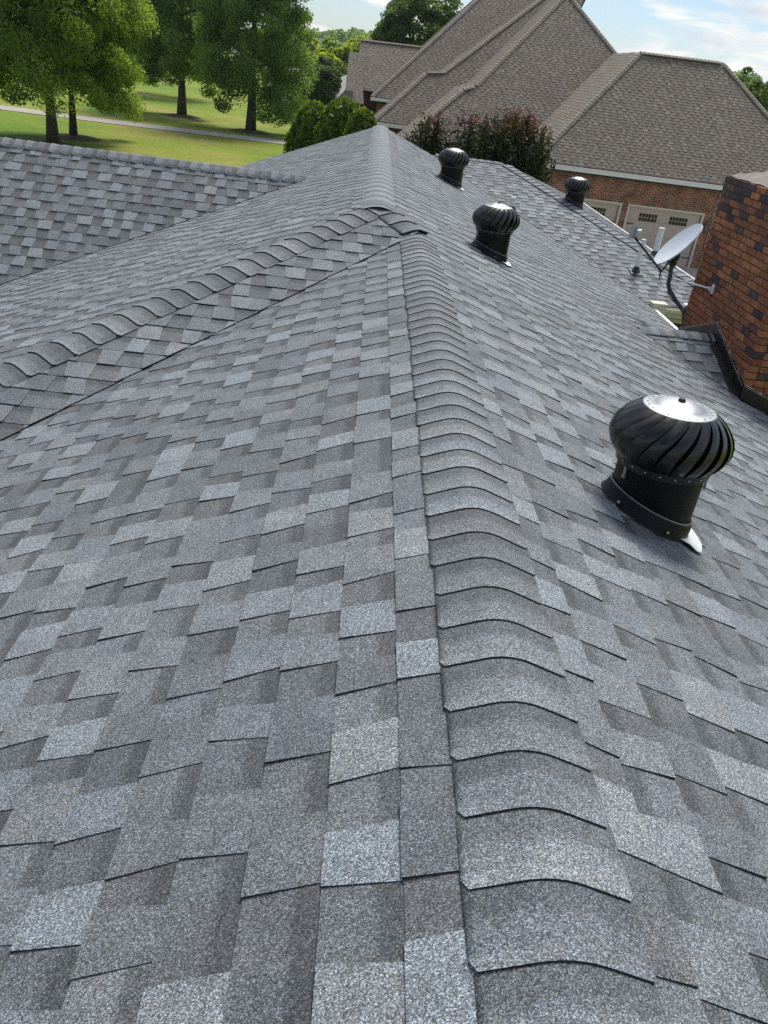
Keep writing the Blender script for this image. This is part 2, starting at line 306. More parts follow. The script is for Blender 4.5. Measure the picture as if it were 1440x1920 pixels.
def crown_points(n, clumps, cr, rad_xyz, power=2.2, lowcut=-1.0, seed=0, up=0.35):
    """leaf positions: clumps spread through an uneven ellipsoid, leaves on the clumps' outer shells"""
    g = np.random.default_rng(seed); rad = np.array(rad_xyz)
    d = g.normal(size=(clumps * 3, 3)); d /= np.linalg.norm(d, axis=1, keepdims=True); d = d[d[:, 2] > lowcut][:clumps]
    lump = 1 + 0.16 * np.sin(d[:, 0:1] * 5 + seed) * np.cos(d[:, 2:3] * 6 + 2 * seed) + 0.1 * g.normal(size=(len(d), 1))
    rr = (0.42 + 0.55 * g.random((len(d), 1)) ** (1 / power)) * lump
    cc = d * rr * rad; k = g.integers(0, len(d), n)
    cs = cr * (0.65 + 0.7 * g.random(len(d)))
    ld = g.normal(size=(n, 3)) + d[k] * 0.7 + np.array([0, 0, up]); ld /= np.linalg.norm(ld, axis=1, keepdims=True)
    P = cc[k] + ld * cs[k][:, None] * (0.35 + 0.75 * g.random((n, 1)) ** 0.6) * np.array([1, 1, 0.72])
    nrm = ld + g.normal(size=(n, 3)) * 0.75
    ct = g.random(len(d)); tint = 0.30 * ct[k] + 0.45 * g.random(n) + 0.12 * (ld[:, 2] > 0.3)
    return P, nrm, tint
def trunk_mesh(h, r, limbs, reach, seed, mat, lean=0.0, nseg=9):
    g = random.Random(seed); bm = bmesh.new()
    path = [V3((lean * z / h + 0.06 * r * math.sin(z), 0.05 * math.sin(z * 0.7 + seed), z)) for z in [h * i / 7 for i in range(8)]]
    tube(bm, path, [r * (1.45 if i == 0 else 1.08 if i == 1 else 1 - 0.10 * i) for i in range(8)], nseg)
    for i in range(limbs):
        z0 = h * g.uniform(0.30, 0.95); a = g.uniform(0, 2 * PI); L = reach * g.uniform(0.5, 1.0); rise = g.uniform(0.15, 0.9)
        b0 = V3((lean * z0 / h, 0, z0)); pts = [b0 + V3((math.cos(a + 0.2 * k) * L * k / 4, math.sin(a + 0.2 * k) * L * k / 4, L * rise * (k / 4) ** 1.2)) for k in range(5)]
        tube(bm, pts, [r * 0.42, r * 0.33, r * 0.23, r * 0.14, r * 0.05], 6)
    me = bpy.data.meshes.new('trunk'); bmesh.ops.recalc_face_normals(bm, faces=bm.faces); bm.to_mesh(me); bm.free(); me.materials.append(mat)
    me.polygons.foreach_set('use_smooth', np.ones(len(me.polygons), dtype=bool)); return me
def tree(name, label, cat, loc, trunk_h, r, crown_c, rad, n, clumps, cr, leaf, mat, seed, group=None, lowcut=-0.75, limbs=14, droop=0.0):
    t = tag(empty(name, loc), label, cat, group)
    obj('trunk', trunk_mesh(trunk_h, r, limbs, max(rad[0], rad[1]) * 0.75, seed, M_BARK), t)
    P, nr, ti = crown_points(n, clumps, cr, rad, seed=seed, lowcut=lowcut); P = P + np.array(crown_c)
    if droop: 
        rxy = np.linalg.norm(P[:, :2], axis=1); P[:, 2] -= droop * (rxy / max(rad[0], rad[1])) ** 2
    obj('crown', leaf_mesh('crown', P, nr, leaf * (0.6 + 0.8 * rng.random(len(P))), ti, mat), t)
    return t
tree('shade_tree', 'broad oak with thick trunk nearest the grey roof ridge at left', 'tree', (-16.4, 45.6, GZ), 8.5, 0.24, (-0.8, 0, 7.6), (5.0, 5.0, 6.2), 160000, 360, 0.85, 0.135, M_LEAF_A, 3, lowcut=-0.9, limbs=22, droop=0.9)
tree('shade_tree', 'slimmer tree with bright yellow green leaves just right of the broad oak', 'tree', (-16.6, 49.4, GZ), 8.5, 0.17, (0.8, 0, 7.3), (2.8, 3.2, 6.2), 105000, 260, 0.75, 0.135, M_LEAF_A, 5, lowcut=-0.9, limbs=18, droop=0.8)
tree('shade_tree', 'dark round tree on mulch between the bright oak and the tall maple', 'tree', (-15.7, 72.8, GZ), 10, 0.30, (-0.1, 0, 6.7), (3.4, 3.4, 6.3), 75000, 230, 0.9, 0.18, M_LEAF_B, 7, lowcut=-0.8)
tree('shade_tree', 'tall full maple standing alone on a mulch ring beside the drive', 'tree', (-9.3, 66.9, GZ), 12, 0.30, (0.0, 0, 7.0), (3.8, 4.0, 7.3), 125000, 310, 0.9, 0.165, M_LEAF_B, 11, lowcut=-0.85, limbs=20)
tree('shade_tree', 'thin trunked tree half hidden behind the dark round tree', 'tree', (-21.0, 97, GZ), 9, 0.2, (0, 0, 8.0), (5.0, 4.5, 5.4), 16000, 110, 1.2, 0.36, M_LEAF_B, 13)
for i, (x, y, rr) in enumerate([(-16.6, 49.4, 1.5), (-15.7, 72.8, 1.6), (-9.3, 66.9, 1.6), (-16.4, 45.6, 0.9)]):
    bm = bmesh.new(); lathe(bm, [(rr, 0.0), (rr * 0.6, 0.10), (0, 0.16)], 20); m_ = bm_obj('mulch_ring', bm, M_MULCH); m_.location = (x, y, GZ + 0.005)
    tag(m_, 'low ring of brown mulch around a tree trunk', kind='structure')

# ------------------------------------------------------------------ roof geometry (metres, camera at the origin)
t_D, t_A, t_B, t_C, t_E, t_F = 0.3783, 0.3942, 0.3928, 0.3395, 0.6385, 0.2060
XR, ZR = 0.3914, -1.06                       # near ridge
XF, ZF = 0.0865, ZR + (0.3914 - 0.0865) * 0.3783   # far ridge (higher, same right-hand slope)
YH, YRK = 6.603, 16.054                      # far ridge's near end, far rake
zD = lambda x: ZF - (x - XF) * t_D
zA = lambda x: ZR - (XR - x) * t_A
zB = lambda x: ZF - (XF - x) * t_B
zC = lambda y: ZF - (YH - y) * t_C
YV = YH - (ZF - ZR) / t_C                    # near ridge runs into the hip end here
XE, YE = -0.6817, 10.173; ZE = zB(XE); zE = lambda y: ZE - (YE - y) * t_E
XFR, YF = 1.0184, 15.904; ZFR = zD(XFR); XFH = 2.4047
zF = lambda y: ZFR - (YF - y) * t_F
XEAVE = 3.88; ZLEFT = -2.80; Y0 = -2.6
class Slope:
    """a roof plane: points are O + U*u + W*v + Nn*h, v measured up the slope from the eave"""
    def __init__(s, O, U, W): s.O, s.U, s.W = V3(O), V3(U).normalized(), V3(W).normalized(); s.N = s.U.cross(s.W).normalized(); s.N = s.N if s.N.z > 0 else -s.N
    def p(s, u, v, h=0.0): return s.O + s.U * u + s.W * v + s.N * h
    def uv(s, P): d = V3(P) - s.O; return d.dot(s.U), d.dot(s.W)
def cross_clip(poly, clip):
    """Sutherland-Hodgman, both lists of (u,v); clip is convex and counter-clockwise"""
    out = poly
    for i in range(len(clip)):
        a, b = clip[i], clip[(i + 1) % len(clip)]; inp, out = out, []
        side = lambda q: (b[0] - a[0]) * (q[1] - a[1]) - (b[1] - a[1]) * (q[0] - a[0])
        for j in range(len(inp)):
            c, d = inp[j - 1], inp[j]; sc_, sd_ = side(c), side(d)
            if (sc_ >= 0) != (sd_ >= 0):
                k = sc_ / (sc_ - sd_); out.append((c[0] + (d[0] - c[0]) * k, c[1] + (d[1] - c[1]) * k))
            if sd_ >= 0: out.append(d)
        if len(out) < 3: return []
    return out
def ccw(poly):
    a = sum(poly[i - 1][0] * poly[i][1] - poly[i][0] * poly[i - 1][1] for i in range(len(poly)))
    return poly if a > 0 else poly[::-1]
class Piece: __slots__ = ('slope', 'poly', 'vb', 'e', 'zb', 'zt', 'low', 'tint', 'area', 'lift', 'host')
TINTS = [(0.22, 0.12), (0.44, 0.26), (0.60, 0.34), (0.82, 0.20), (0.95, 0.08)]
TINTS_LOW = [(0.04, 0.38), (0.20, 0.36), (0.40, 0.26)]
def pick_tint(r, hi=True):
    k = r.random(); s = 0
    for v, w in (TINTS if hi else TINTS_LOW):
        s += w
        if k <= s: return min(1, max(0, v + r.uniform(-0.07, 0.07)))
    return 0.5
def shingle(slope, polys, host, e=0.139, v_top=None, lift=0.0, wmin=0.085, wmax=0.155, hi=(0.0092, 0.0026), lo=(0.0050, 0.0011), seed=1, teeth=True, jit=0.0015, gain=1.0):
    """pieces of a slope: base-layer lengths and raised teeth, clipped to the convex polygons given in 3D"""
    r = random.Random(seed); out = []
    for poly3 in polys:
        cp = ccw([slope.uv(P) for P in poly3]); us = [q[0] for q in cp]; vs = [q[1] for q in cp]
        top = v_top if v_top is not None else max(vs); k = int((top - min(vs)) / e) + 2
        for c in range(-1 if v_top is None else 0, k):
            vb = top - (c + 1) * e
            if vb + e < min(vs) or vb > max(vs): continue
            rr = random.Random(seed * 1000 + c); last_hi = rr.random() < 0.5; u = min(us) - rr.uniform(0, 0.6); ulast = max(us)
            while u < ulast:
                w = rr.uniform(wmin, wmax); jl, jr = rr.uniform(-0.012, 0.012), rr.uniform(-0.012, 0.012); dz = rr.uniform(-0.0012, 0.0012)
                kind_hi = (not last_hi) if rr.random() < 0.95 else last_hi; last_hi = kind_hi
                tint = min(1.0, max(0.0, 0.45 + (pick_tint(rr, kind_hi) - 0.45) * gain)); db = rr.uniform(-jit, jit)
                q = [(u, vb + db), (u + w, vb + db), (u + w, vb + e + 0.02), (u, vb + e + 0.02)]
                if kind_hi: q = [(u - 0.006 + jl, vb + db), (u + w + 0.006 + jr, vb + db), (u + w + 0.006 - jr, vb + e + 0.02), (u - 0.006 - jl, vb + e + 0.02)]
                cl = cross_clip(q, cp)
                if cl:
                    pc = Piece(); pc.slope, pc.poly, pc.vb, pc.e = slope, cl, vb + db, e
                    pc.zb, pc.zt = (hi if kind_hi else lo); pc.zb += dz
                    pc.low, pc.tint, pc.lift, pc.host = (not kind_hi), tint, lift, host
                    pts = [project(slope.p(*a)) for a in [q2 for q2 in cl if q2[1] <= vb + e + 0.001] or cl]
                    pc.area = 0
                    if all(p[2] > 0.2 for p in pts) and any(0 < p[0] < 1440 and 0 < p[1] < 1920 for p in pts):
                        PP = [(min(max(p[0], 0), 1440), min(max(p[1], 0), 1920)) for p in pts]
                        pc.area = abs(sum(PP[i - 1][0] * PP[i][1] - PP[i][0] * PP[i - 1][1] for i in range(len(PP)))) / 2
                    out.append(pc)
                u += w
    return out
def piece_geo(pc, origin=None):
    """vertices, faces, material index, fv attribute"""
    n = len(pc.poly); vs, fv = [], []
    for (u, v) in pc.poly:
        f = min(1.3, max(0, (v - pc.vb) / pc.e)); h = pc.zb + (pc.zt - pc.zb) * min(1, f) + pc.lift
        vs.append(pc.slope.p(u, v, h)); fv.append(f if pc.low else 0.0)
    for (u, v) in pc.poly: vs.append(pc.slope.p(u, v, pc.lift - 0.006)); fv.append(0.0)
    if origin is not None: vs = [p - origin for p in vs]
    fs = [tuple(range(n))] + [(i, i + n, (i + 1) % n + n, (i + 1) % n) for i in range(n)]
    return vs, fs, [0] + [1] * n, fv

house = tag(empty('house', (0.8, 8.0, GZ)), 'house in the foreground roofed with grey laminated shingles and a brick chimney', 'house')
hoff = V3((0.8, 8.0, GZ))
def hpart(o): o.location = o.location - hoff; return o
def slope_deck(poly, thick=0.14):
    bm = bmesh.new(); prism(bm, [V3(p) + V3((0, 0, -0.008)) for p in poly], (0, 0, -thick)); o = bm_obj('roof_slope', bm, M_DECK, house); o.location = -hoff
    return o
ALL = []
cD, cA, cB, cC, cE, cF = [1 / math.sqrt(1 + t * t) for t in (t_D, t_A, t_B, t_C, t_E, t_F)]
# right-hand main slope
SD = Slope((XEAVE, 0, zD(XEAVE)), (0, 1, 0), (-1, 0, t_D))
pD = lambda x, y: V3((x, y, zD(x)))
polyD = [pD(XR, Y0), pD(XEAVE, Y0), pD(XEAVE, YF - (XEAVE - XFR) * t_D / t_F), pD(XFR, YF), pD(XF, YRK), pD(XF, YH), pD(XR, YV)]
polyD1 = [pD(XR, Y0), pD(XEAVE, Y0), pD(XEAVE, YV), pD(XR, YV)]; yv2 = YF - (XEAVE - XFR) * t_D / t_F
polyD2 = [pD(XR, YV), pD(XEAVE, YV), pD(XEAVE, yv2), pD(XFR, YF), pD(XF, YRK), pD(XF, YH)]
dD = slope_deck(polyD); vtD = (XEAVE - XR) / cD - 0.085
ALL += shingle(SD, [polyD1], dD, v_top=vtD, seed=11); ALL += shingle(SD, [polyD2], dD, v_top=vtD + 0.139 * 2, seed=12)
# left slope of the near wing
SA = Slope((XR - 5, 0, zA(XR - 5)), (0, 1, 0), (1, 0, t_A)); pA = lambda x, y: V3((x, y, zA(x)))
XAE = XR - (ZR - ZLEFT) / t_A; YLE = YH - (ZF - ZLEFT) / t_C; XBE = XF - (ZF - ZLEFT) / t_B
polyA = [pA(XR, Y0), pA(XR, YV), pA(XAE, YLE), pA(XAE, Y0)]; dA = slope_deck(polyA)
ALL += shingle(SA, [polyA], dA, v_top=5 / cA - 0.10, seed=21)
# left slope of the far wing
SB = Slope((XF - 6, 0, zB(XF - 6)), (0, 1, 0), (1, 0, t_B)); pB = lambda x, y: V3((x, y, zB(x)))
kE = t_B / t_E
polyB1 = [pB(XF, YH), pB(XF, YE), pB(XE, YE), pB(XBE, YE - (XE - XBE) * kE), pB(XBE, YLE)]
xk = XE - (YRK - YE) / kE; polyB2 = [pB(XF, YE), pB(XF, YRK), pB(XBE, YRK), pB(XBE, YE + (XE - XBE) * kE), pB(XE, YE)]
dB = slope_deck([pB(XF, YH), pB(XF, YRK), pB(XBE, YRK), pB(XBE, YLE)])
ALL += shingle(SB, [polyB1, polyB2], dB, v_top=6 / cB - 0.09, seed=31)
# hip end facing the camera
SC_ = Slope((0, YH - 6, zC(YH - 6)), (1, 0, 0), (0, 1, t_C)); pC = lambda x, y: V3((x, y, zC(y)))
polyC = [pC(XF, YH), pC(XR, YV), pC(XAE, YLE), pC(XBE, YLE)]; dC = slope_deck(polyC)
ALL += shingle(SC_, [polyC], dC, v_top=6 / cC - 0.06, lift=0.010, seed=41, gain=1.05)
# cross wing at left
XEE = -7.0; SE = Slope((0, YE - 3, zE(YE - 3)), (1, 0, 0), (0, 1, t_E)); pE = lambda x, y: V3((x, y, zE(y)))
yEe = YE - (ZE - ZLEFT + 0.15) / t_E; polyE = [pE(XE, YE), pE(XE - (YE - yEe) / kE, yEe), pE(XEE, yEe), pE(XEE, YE)]; dE = slope_deck(polyE)
ALL += shingle(SE, [polyE], dE, v_top=3 / cE - 0.075, lift=0.010, seed=51, gain=1.2)
pE2 = lambda x, y: V3((x, y, ZE - (y - YE) * t_E)); yE2 = 2 * YE - yEe
polyE2 = [pE2(XE, YE), pE2(XEE, YE), pE2(XEE, yE2), pE2(XE - (YE - yEe) / kE, yE2)]; dE2 = slope_deck(polyE2)
SE2 = Slope((0, YE + 3, ZE - 3 * t_E), (-1, 0, 0), (0, -1, t_E)); ALL += shingle(SE2, [polyE2], dE2, v_top=3 / cE - 0.075, lift=0.006, seed=52, gain=1.5)
# cross wing at right with its hip
yFe = 10.75; SF = Slope((0, YF - 6, zF(YF - 6)), (1, 0, 0), (0, 1, t_F)); pF = lambda x, y: V3((x, y, zF(y))); sF = (YF - yFe) * t_F / t_D
polyF = [pF(XFR, YF), pF(XFR + (YF - yFe) * t_F / t_D, yFe), pF(XFH + sF, yFe), pF(XFH, YF)]; dF = slope_deck(polyF)
ALL += shingle(SF, [polyF], dF, v_top=6 / cF - 0.08, lift=0.005, seed=61, gain=1.4)
XFE = XFH + sF; zR_ = lambda x: ZFR - (x - XFH) * t_D; pR = lambda x, y: V3((x, y, zR_(x))); yFb = 2 * YF - yFe
SR = Slope((XFE, 0, zR_(XFE)), (0, 1, 0), (-1, 0, t_D)); polyR = [pR(XFH, YF), pR(XFE, yFe), pR(XFE, yFb)]; dR = slope_deck(polyR)
ALL += shingle(SR, [polyR], dR, v_top=sF / cD - 0.05, seed=62)
pF2 = lambda x, y: V3((x, y, ZFR - (y - YF) * t_F)); polyF2 = [pF2(XFH, YF), pF2(XFE, yFb), pF2(XFR, yFb), pF2(XFR, YF)]; slope_deck(polyF2)
# cricket behind the chimney
XC, YC0, YC1 = 3.485, 6.84, 8.60; YCM = 7.74; ZTOP = -0.546; XC2 = XC + 0.62
XK = XF + (ZF + 1.925) / t_D; ZK = zD(XK); zCc = zD(XC)
SG = Slope((0, YC0, zCc), (1, 0, 0), (0, YCM - YC0, ZK - zCc)); polyG = [V3((XK, YCM, ZK)), V3((XC, YC0, zCc)), V3((XC, YCM, ZK))]; dG = slope_deck([V3(p) for p in polyG], 0.02)
ALL += shingle(SG, [polyG], dG, v_top=SG.uv(V3((XC, YCM, ZK)))[1] - 0.05, lift=0.005, seed=71, gain=1.5)
SG2 = Slope((0, YC1, zCc), (-1, 0, 0), (0, YCM - YC1, ZK - zCc)); polyG2 = [V3((XK, YCM, ZK)), V3((XC, YCM, ZK)), V3((XC, YC1, zCc))]; slope_deck(polyG2, 0.02)
# ---- the 300 pieces that show largest are objects of their own, the rest one joined part
ALL.sort(key=lambda p: -p.area); solo = ALL[:300]; rest = ALL[300:]
for i, pc in enumerate(solo):
    c = pc.poly; O = pc.slope.p(sum(q[0] for q in c) / len(c), pc.vb + pc.e * 0.5)
    vs, fs, mi, fv = piece_geo(pc, O)
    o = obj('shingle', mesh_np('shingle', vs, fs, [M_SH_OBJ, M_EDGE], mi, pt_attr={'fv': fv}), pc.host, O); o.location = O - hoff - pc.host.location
    o.color = (pc.tint, 0, 0, 1)
vs, fs, mi, fv, tn = [], [], [], [], []
for pc in rest:
    a, b_, m_, f_ = piece_geo(pc, hoff); k = len(vs); vs += a; fs += [tuple(i + k for i in q) for q in b_]; mi += m_; fv += f_; tn += [pc.tint] * len(b_)
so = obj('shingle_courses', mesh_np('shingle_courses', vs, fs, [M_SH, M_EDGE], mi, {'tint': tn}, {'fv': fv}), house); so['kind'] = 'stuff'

# ---- ridge and hip caps: bent strips that lap over each other, every one an object
def cap_mesh(T, SL, SR, w, e, zb, zt, r0=0.055, lap=0.05, corner=0.02):
    T, SL, SR = V3(T).normalized(), V3(SL).normalized(), V3(SR).normalized(); NL = T.cross(SL); NL = NL if NL.z > 0 else -NL; NR = T.cross(SR); NR = NR if NR.z > 0 else -NR
    prof = []
    for d in (-w, -w + 0.012, -w * 0.62): prof.append((SL * -d, NL, d))
    for k in range(7):
        b = k / 6; P = SL * r0 * (1 - b) ** 2 + SR * r0 * b ** 2; prof.append((P, (NL * (1 - b) + NR * b).normalized(), (b - 0.5) * r0))
    for d in (w * 0.62, w - 0.012, w): prof.append((SR * d, NR, d))
    st = [(0.0, zb), (e * 0.25, zb * 0.80 + zt * 0.2), (e * 0.6, zb * 0.45 + zt * 0.55), (e, zt), (e + lap, zt * 0.4)]
    vs, fv = [], []; n = len(prof)
    for j, (s, h) in enumerate(st):
        for i, (P, Nn, d) in enumerate(prof):
            off = corner if (j == 0 and i in (0, n - 1)) else 0.0
            hh = h if i not in (0, n - 1) else h * 0.68
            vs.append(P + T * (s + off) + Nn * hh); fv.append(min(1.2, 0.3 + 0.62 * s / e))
    fs = [(j * n + i, j * n + i + 1, (j + 1) * n + i + 1, (j + 1) * n + i) for j in range(len(st) - 1) for i in range(n - 1)]; mi = [0] * len(fs)
    k0 = len(vs)
    for i, (P, Nn, d) in enumerate(prof): vs.append(P + T * (corner if i in (0, n - 1) else 0.0) - Nn * 0.001 + Nn * max(0, zb - 0.0085)); fv.append(0)
    for i in range(n - 1): fs.append((i, i + 1, k0 + i + 1, k0 + i)); mi.append(1)
    for side, i in ((0, 0), (1, n - 1)):
        k1 = len(vs)
        for j, (s, h) in enumerate(st): P, Nn, d = prof[i]; vs.append(P + T * (s + (corner if j == 0 else 0)) - Nn * 0.001); fv.append(0)
        for j in range(len(st) - 1): fs.append((j * n + i, (j + 1) * n + i, k1 + j + 1, k1 + j)); mi.append(1)
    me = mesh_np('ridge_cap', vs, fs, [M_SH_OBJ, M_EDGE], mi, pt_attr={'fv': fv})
    sm = np.array([m_ == 0 for m_ in mi]); me.polygons.foreach_set('use_smooth', sm); return me
def cap_line(P0, P1, SL, SR, spacing, w=0.14, zb=0.017, zt=0.008, seed=0, tone=(0.15, 0.75), r0=0.055):
    """caps from P0 to P1; the thick free end of each cap points back towards P0"""
    P0, P1 = V3(P0), V3(P1); T = (P1 - P0).normalized(); L = (P1 - P0).length; n = max(1, int(L / spacing)); r = random.Random(seed)
    meshes = [cap_mesh(T, SL, SR, w * k, spacing, zb, zt, r0) for k in (1.0, 0.985, 1.02)]
    for i in range(n):
        o = obj('ridge_cap', r.choice(meshes), house); o.location = P0 + T * (i * spacing + r.uniform(-0.004, 0.004)) - hoff
        o.rotation_euler = (0, 0, r.uniform(-0.006, 0.006)); v = r.uniform(*tone)
        o.color = (v, 0, 0, 1)
dn = lambda S: -S.W
cap_line((XR, -0.9, ZR), (XR, YV + 0.06, ZR), dn(SA), dn(SD), 0.132, 0.1415, 0.0142, 0.0104, 1, r0=0.05)
Hs = V3((XF, YH, ZF)); nr = V3((XR, YV, ZR))
def perp(S, T):   # direction in slope S square to the line T, pointing downhill
    d = S.N.cross(V3(T)).normalized(); return d if d.z < 0 else -d
T1 = (Hs - nr).normalized(); cap_line(nr + T1 * 0.02, Hs, perp(SC_, T1), perp(SD, T1), 0.14, 0.142, 0.033, 0.025, 2)
hb = pB(XBE, YLE); T2 = (Hs - hb).normalized(); Lh = (Hs - hb).length; cap_line(hb, Hs, perp(SB, T2), perp(SC_, T2), 0.146, 0.142, 0.0325, 0.025, 3, r0=0.05)
cap_line((XEE, YE, ZE), (XE + 0.10, YE, ZE), dn(SE2), dn(SE), 0.133, 0.138, 0.033, 0.024, 4, tone=(0.35, 0.95), r0=0.03)
cap_line((XF, YRK + 0.03, ZF), (XF, YH - 0.10, ZF), dn(SD), dn(SB), 0.30, 0.145, 0.021, 0.015, 5, tone=(0.80, 0.95), r0=0.085)
cap_line((XFR + 0.1, YF, ZFR), (XFH, YF, ZFR), dn(SF), V3((0, 1, -t_F)), 0.133, 0.135, 0.028, 0.020, 6)
fh = pF(XFE, yFe); T3 = (V3((XFH, YF, ZFR)) - fh).normalized(); cap_line(fh, V3((XFH, YF, ZFR)) - T3 * 0.03, perp(SF, T3), perp(SR, T3), 0.150, 0.155, 0.033, 0.024, 7, tone=(0.55, 0.95))
cap_line((XC - 0.02, YCM, ZK), (XK + 0.04, YCM, ZK), dn(SG), dn(SG2), 0.135, 0.13, 0.028, 0.019, 8, tone=(0.5, 1.0))
cap_line((XF, YH - 0.13, ZF), (XF, YH + 0.18, ZF), dn(SB), dn(SD), 0.30, 0.150, 0.027, 0.019, 9, tone=(0.80, 0.9), r0=0.085)

# ---- eaves, gutter, walls
bm = bmesh.new(); z_ = zD(XEAVE)
box(bm, (XEAVE - 0.01, YC1 + 0.02, z_ - 0.012), (XEAVE + 0.035, yv2 - 0.02, z_ + 0.008)); box(bm, (XEAVE - 0.005, YC1 + 0.02, z_ - 0.20), (XEAVE + 0.018, yv2 - 0.02, z_ - 0.012))
bm_obj('drip_edge', bm, M_WHITE, house).location = -hoff
bm = bmesh.new(); box(bm, (XEAVE - 0.01, Y0, z_ - 0.2), (XEAVE + 0.02, YC0 - 0.03, z_ + 0.006)); bm_obj('fascia', bm, M_WHITE, house).location = -hoff
bm = bmesh.new(); zg = zF(yFe)
prof = [(0, -0.005), (-0.02, -0.125), (-0.075, -0.125), (-0.095, -0.06), (-0.125, -0.045), (-0.125, -0.005), (-0.115, -0.005), (-0.112, -0.04), (-0.085, -0.052), (-0.07, -0.115), (-0.022, -0.115), (-0.008, -0.005)]
prism(bm, [V3((XEAVE + 0.05, yFe + a, zg + b_)) for a, b_ in prof], (XFE - XEAVE - 0.05, 0, 0)); bm_obj('gutter', bm, M_CREAM, house).location = -hoff
bm = bmesh.new(); box(bm, (XEAVE - 0.02, yFe - 0.14, zg - 0.10), (XEAVE + 0.17, yFe - 0.0, zg + 0.055)); box(bm, (XEAVE - 0.03, yFe - 0.15, zg + 0.045), (XEAVE + 0.18, yFe + 0.01, zg + 0.06))
bmesh.ops.bevel(bm, geom=bm.edges[:], offset=0.006, segments=1, affect='EDGES'); bm_obj('gutter_end', bm, M_CREAM, house).location = -hoff
bm = bmesh.new(); box(bm, (XEAVE, yFe + 0.003, zg - 0.20), (XFE, yFe + 0.03, zg - 0.01)); box(bm, (XEAVE, yFe + 0.03, zg - 0.20), (XFE, yFe + 0.34, zg - 0.185)); bm_obj('soffit', bm, M_CREAM, house).location = -hoff
bm = bmesh.new(); box(bm, (XFE - 0.01, yFe, zR_(XFE) - 0.02), (XFE + 0.03, yFb, zR_(XFE) + 0.006)); bm_obj('drip_edge', bm, M_WHITE, house).location = -hoff
for lo, hi in (((XAE + 0.5, Y0 + 0.4, GZ), (XEAVE - 0.45, YRK - 0.5, ZLEFT - 0.12)), ((XEAVE - 0.46, yFe + 0.34, GZ), (XFE - 0.4, yFb - 0.4, zg - 0.19)), ((XEE + 0.3, yEe + 0.5, GZ), (XAE + 0.51, yE2 - 0.5, ZLEFT - 0.3))):
    bm = bmesh.new(); box(bm, lo, hi); bm_obj('wall', bm, M_HWALL, house).location = -hoff
bm = bmesh.new()     # brick gable infill under the near and far ridges
for yy in (Y0 + 0.4, YRK - 0.5): prism(bm, [V3((XAE + 0.5, yy, ZLEFT - 0.12)), V3((XEAVE - 0.45, yy, ZLEFT - 0.12)), V3((XEAVE - 0.45, yy, zD(XEAVE - 0.45) - 0.2)), V3((XR, yy, ZR - 0.2)), V3((XAE + 0.5, yy, zA(XAE + 0.5) - 0.2))], (0, 0.2, 0))
bm_obj('wall', bm, M_HWALL, house).location = -hoff

# ---- chimney: every brick in view is an object
bm = bmesh.new(); box(bm, (XC + 0.008, YC0 + 0.008, GZ), (XC2 - 0.008, YC1 - 0.008, ZTOP - 0.004)); chim = bm_obj('chimney', bm, M_MORTAR, house); chim.location = -hoff
BH, BL, BD, J = 0.0625, 0.196, 0.09, 0.0085
def brick_mesh(l, d, h, k):
    bm = bmesh.new(); r = random.Random(k); box(bm, (-d / 2, -l / 2, -h / 2), (d / 2, l / 2, h / 2))
    for v in bm.verts: v.co += V3((r.uniform(-.002, .002), r.uniform(-.002, .002), r.uniform(-.0015, .0015)))
    bmesh.ops.bevel(bm, geom=bm.edges[:], offset=0.004, segments=1, affect='EDGES')
    me = bpy.data.meshes.new('brick'); bm.to_mesh(me); bm.free(); me.materials.append(M_BRICK); return me
bmesh_cache = {}
def bmesh_for(l, d, k):
    key = (round(l, 3), round(d, 3), k)
    if key not in bmesh_cache: bmesh_cache[key] = brick_mesh(l, d, BH - J, k)
    return bmesh_cache[key]
rb = random.Random(4)
def brick_col(z):
    f = (z - (ZTOP - 1.7)) / 1.7; dark = 0.11 + (0.66 if z > ZTOP - 0.2 else 0.25 if z > ZTOP - 0.42 else 0.0)
    if rb.random() < dark: c = rb.choice([(0.065, 0.046, 0.050), (0.095, 0.055, 0.050), (0.078, 0.060, 0.050), (0.055, 0.042, 0.045), (0.13, 0.07, 0.052)])
    else: c = rb.choice([(0.30, 0.118, 0.052), (0.32, 0.132, 0.060), (0.28, 0.106, 0.052), (0.26, 0.108, 0.052), (0.24, 0.094, 0.050), (0.20, 0.085, 0.044), (0.24, 0.108, 0.052)])
    s = rb.uniform(0.95, 1.4); return (c[0] * s, c[1] * s, c[2] * s, 1)
nrow = int((ZTOP - (-2.62)) / BH); cand = []
for i in range(nrow):
    zc = ZTOP - (i + 0.5) * BH; odd = i % 2; y = YC0
    first = True
    while y < YC1 - 0.02:           # west face
        l = BL if not (first and odd) else BD
        l = min(l, YC1 - y); 
        if YC1 - (y + l) < 0.05: l = YC1 - y
        cand.append((V3((XC + BD / 2 + rb.uniform(-.0025, .0025), y + l / 2, zc)), max(0.02, l - J), BD, 0.0)); y += l; first = False
    x = XC + BD if not odd else XC + BL; first = True
    if odd: pass
    while x < XC2 - 0.02:           # south face
        l = min(BL, XC2 - x); cand.append((V3((x + l / 2, YC0 + BD / 2 + rb.uniform(-.0025, .0025), zc)), max(0.02, l - J), BD, PI / 2)); x += l
    if odd: cand.append((V3((XC + BD + (BL - BD) / 2, YC0 + BD / 2, zc)), BL - BD - 0.001, BD, PI / 2))
solo_b, rest_b = [], []
for cnd in cand:
    q = project(cnd[0]); vis = 0 < q[0] < 1465 and 0 < q[1] < 800 and (cnd[0].z > zD(cnd[0].x) - 0.02 or q[0] > 1385)
    (solo_b if vis else rest_b).append(cnd)
solo_b.sort(key=lambda c_: project(c_[0])[2]); rest_b += solo_b[300:]; solo_b = solo_b[:300]
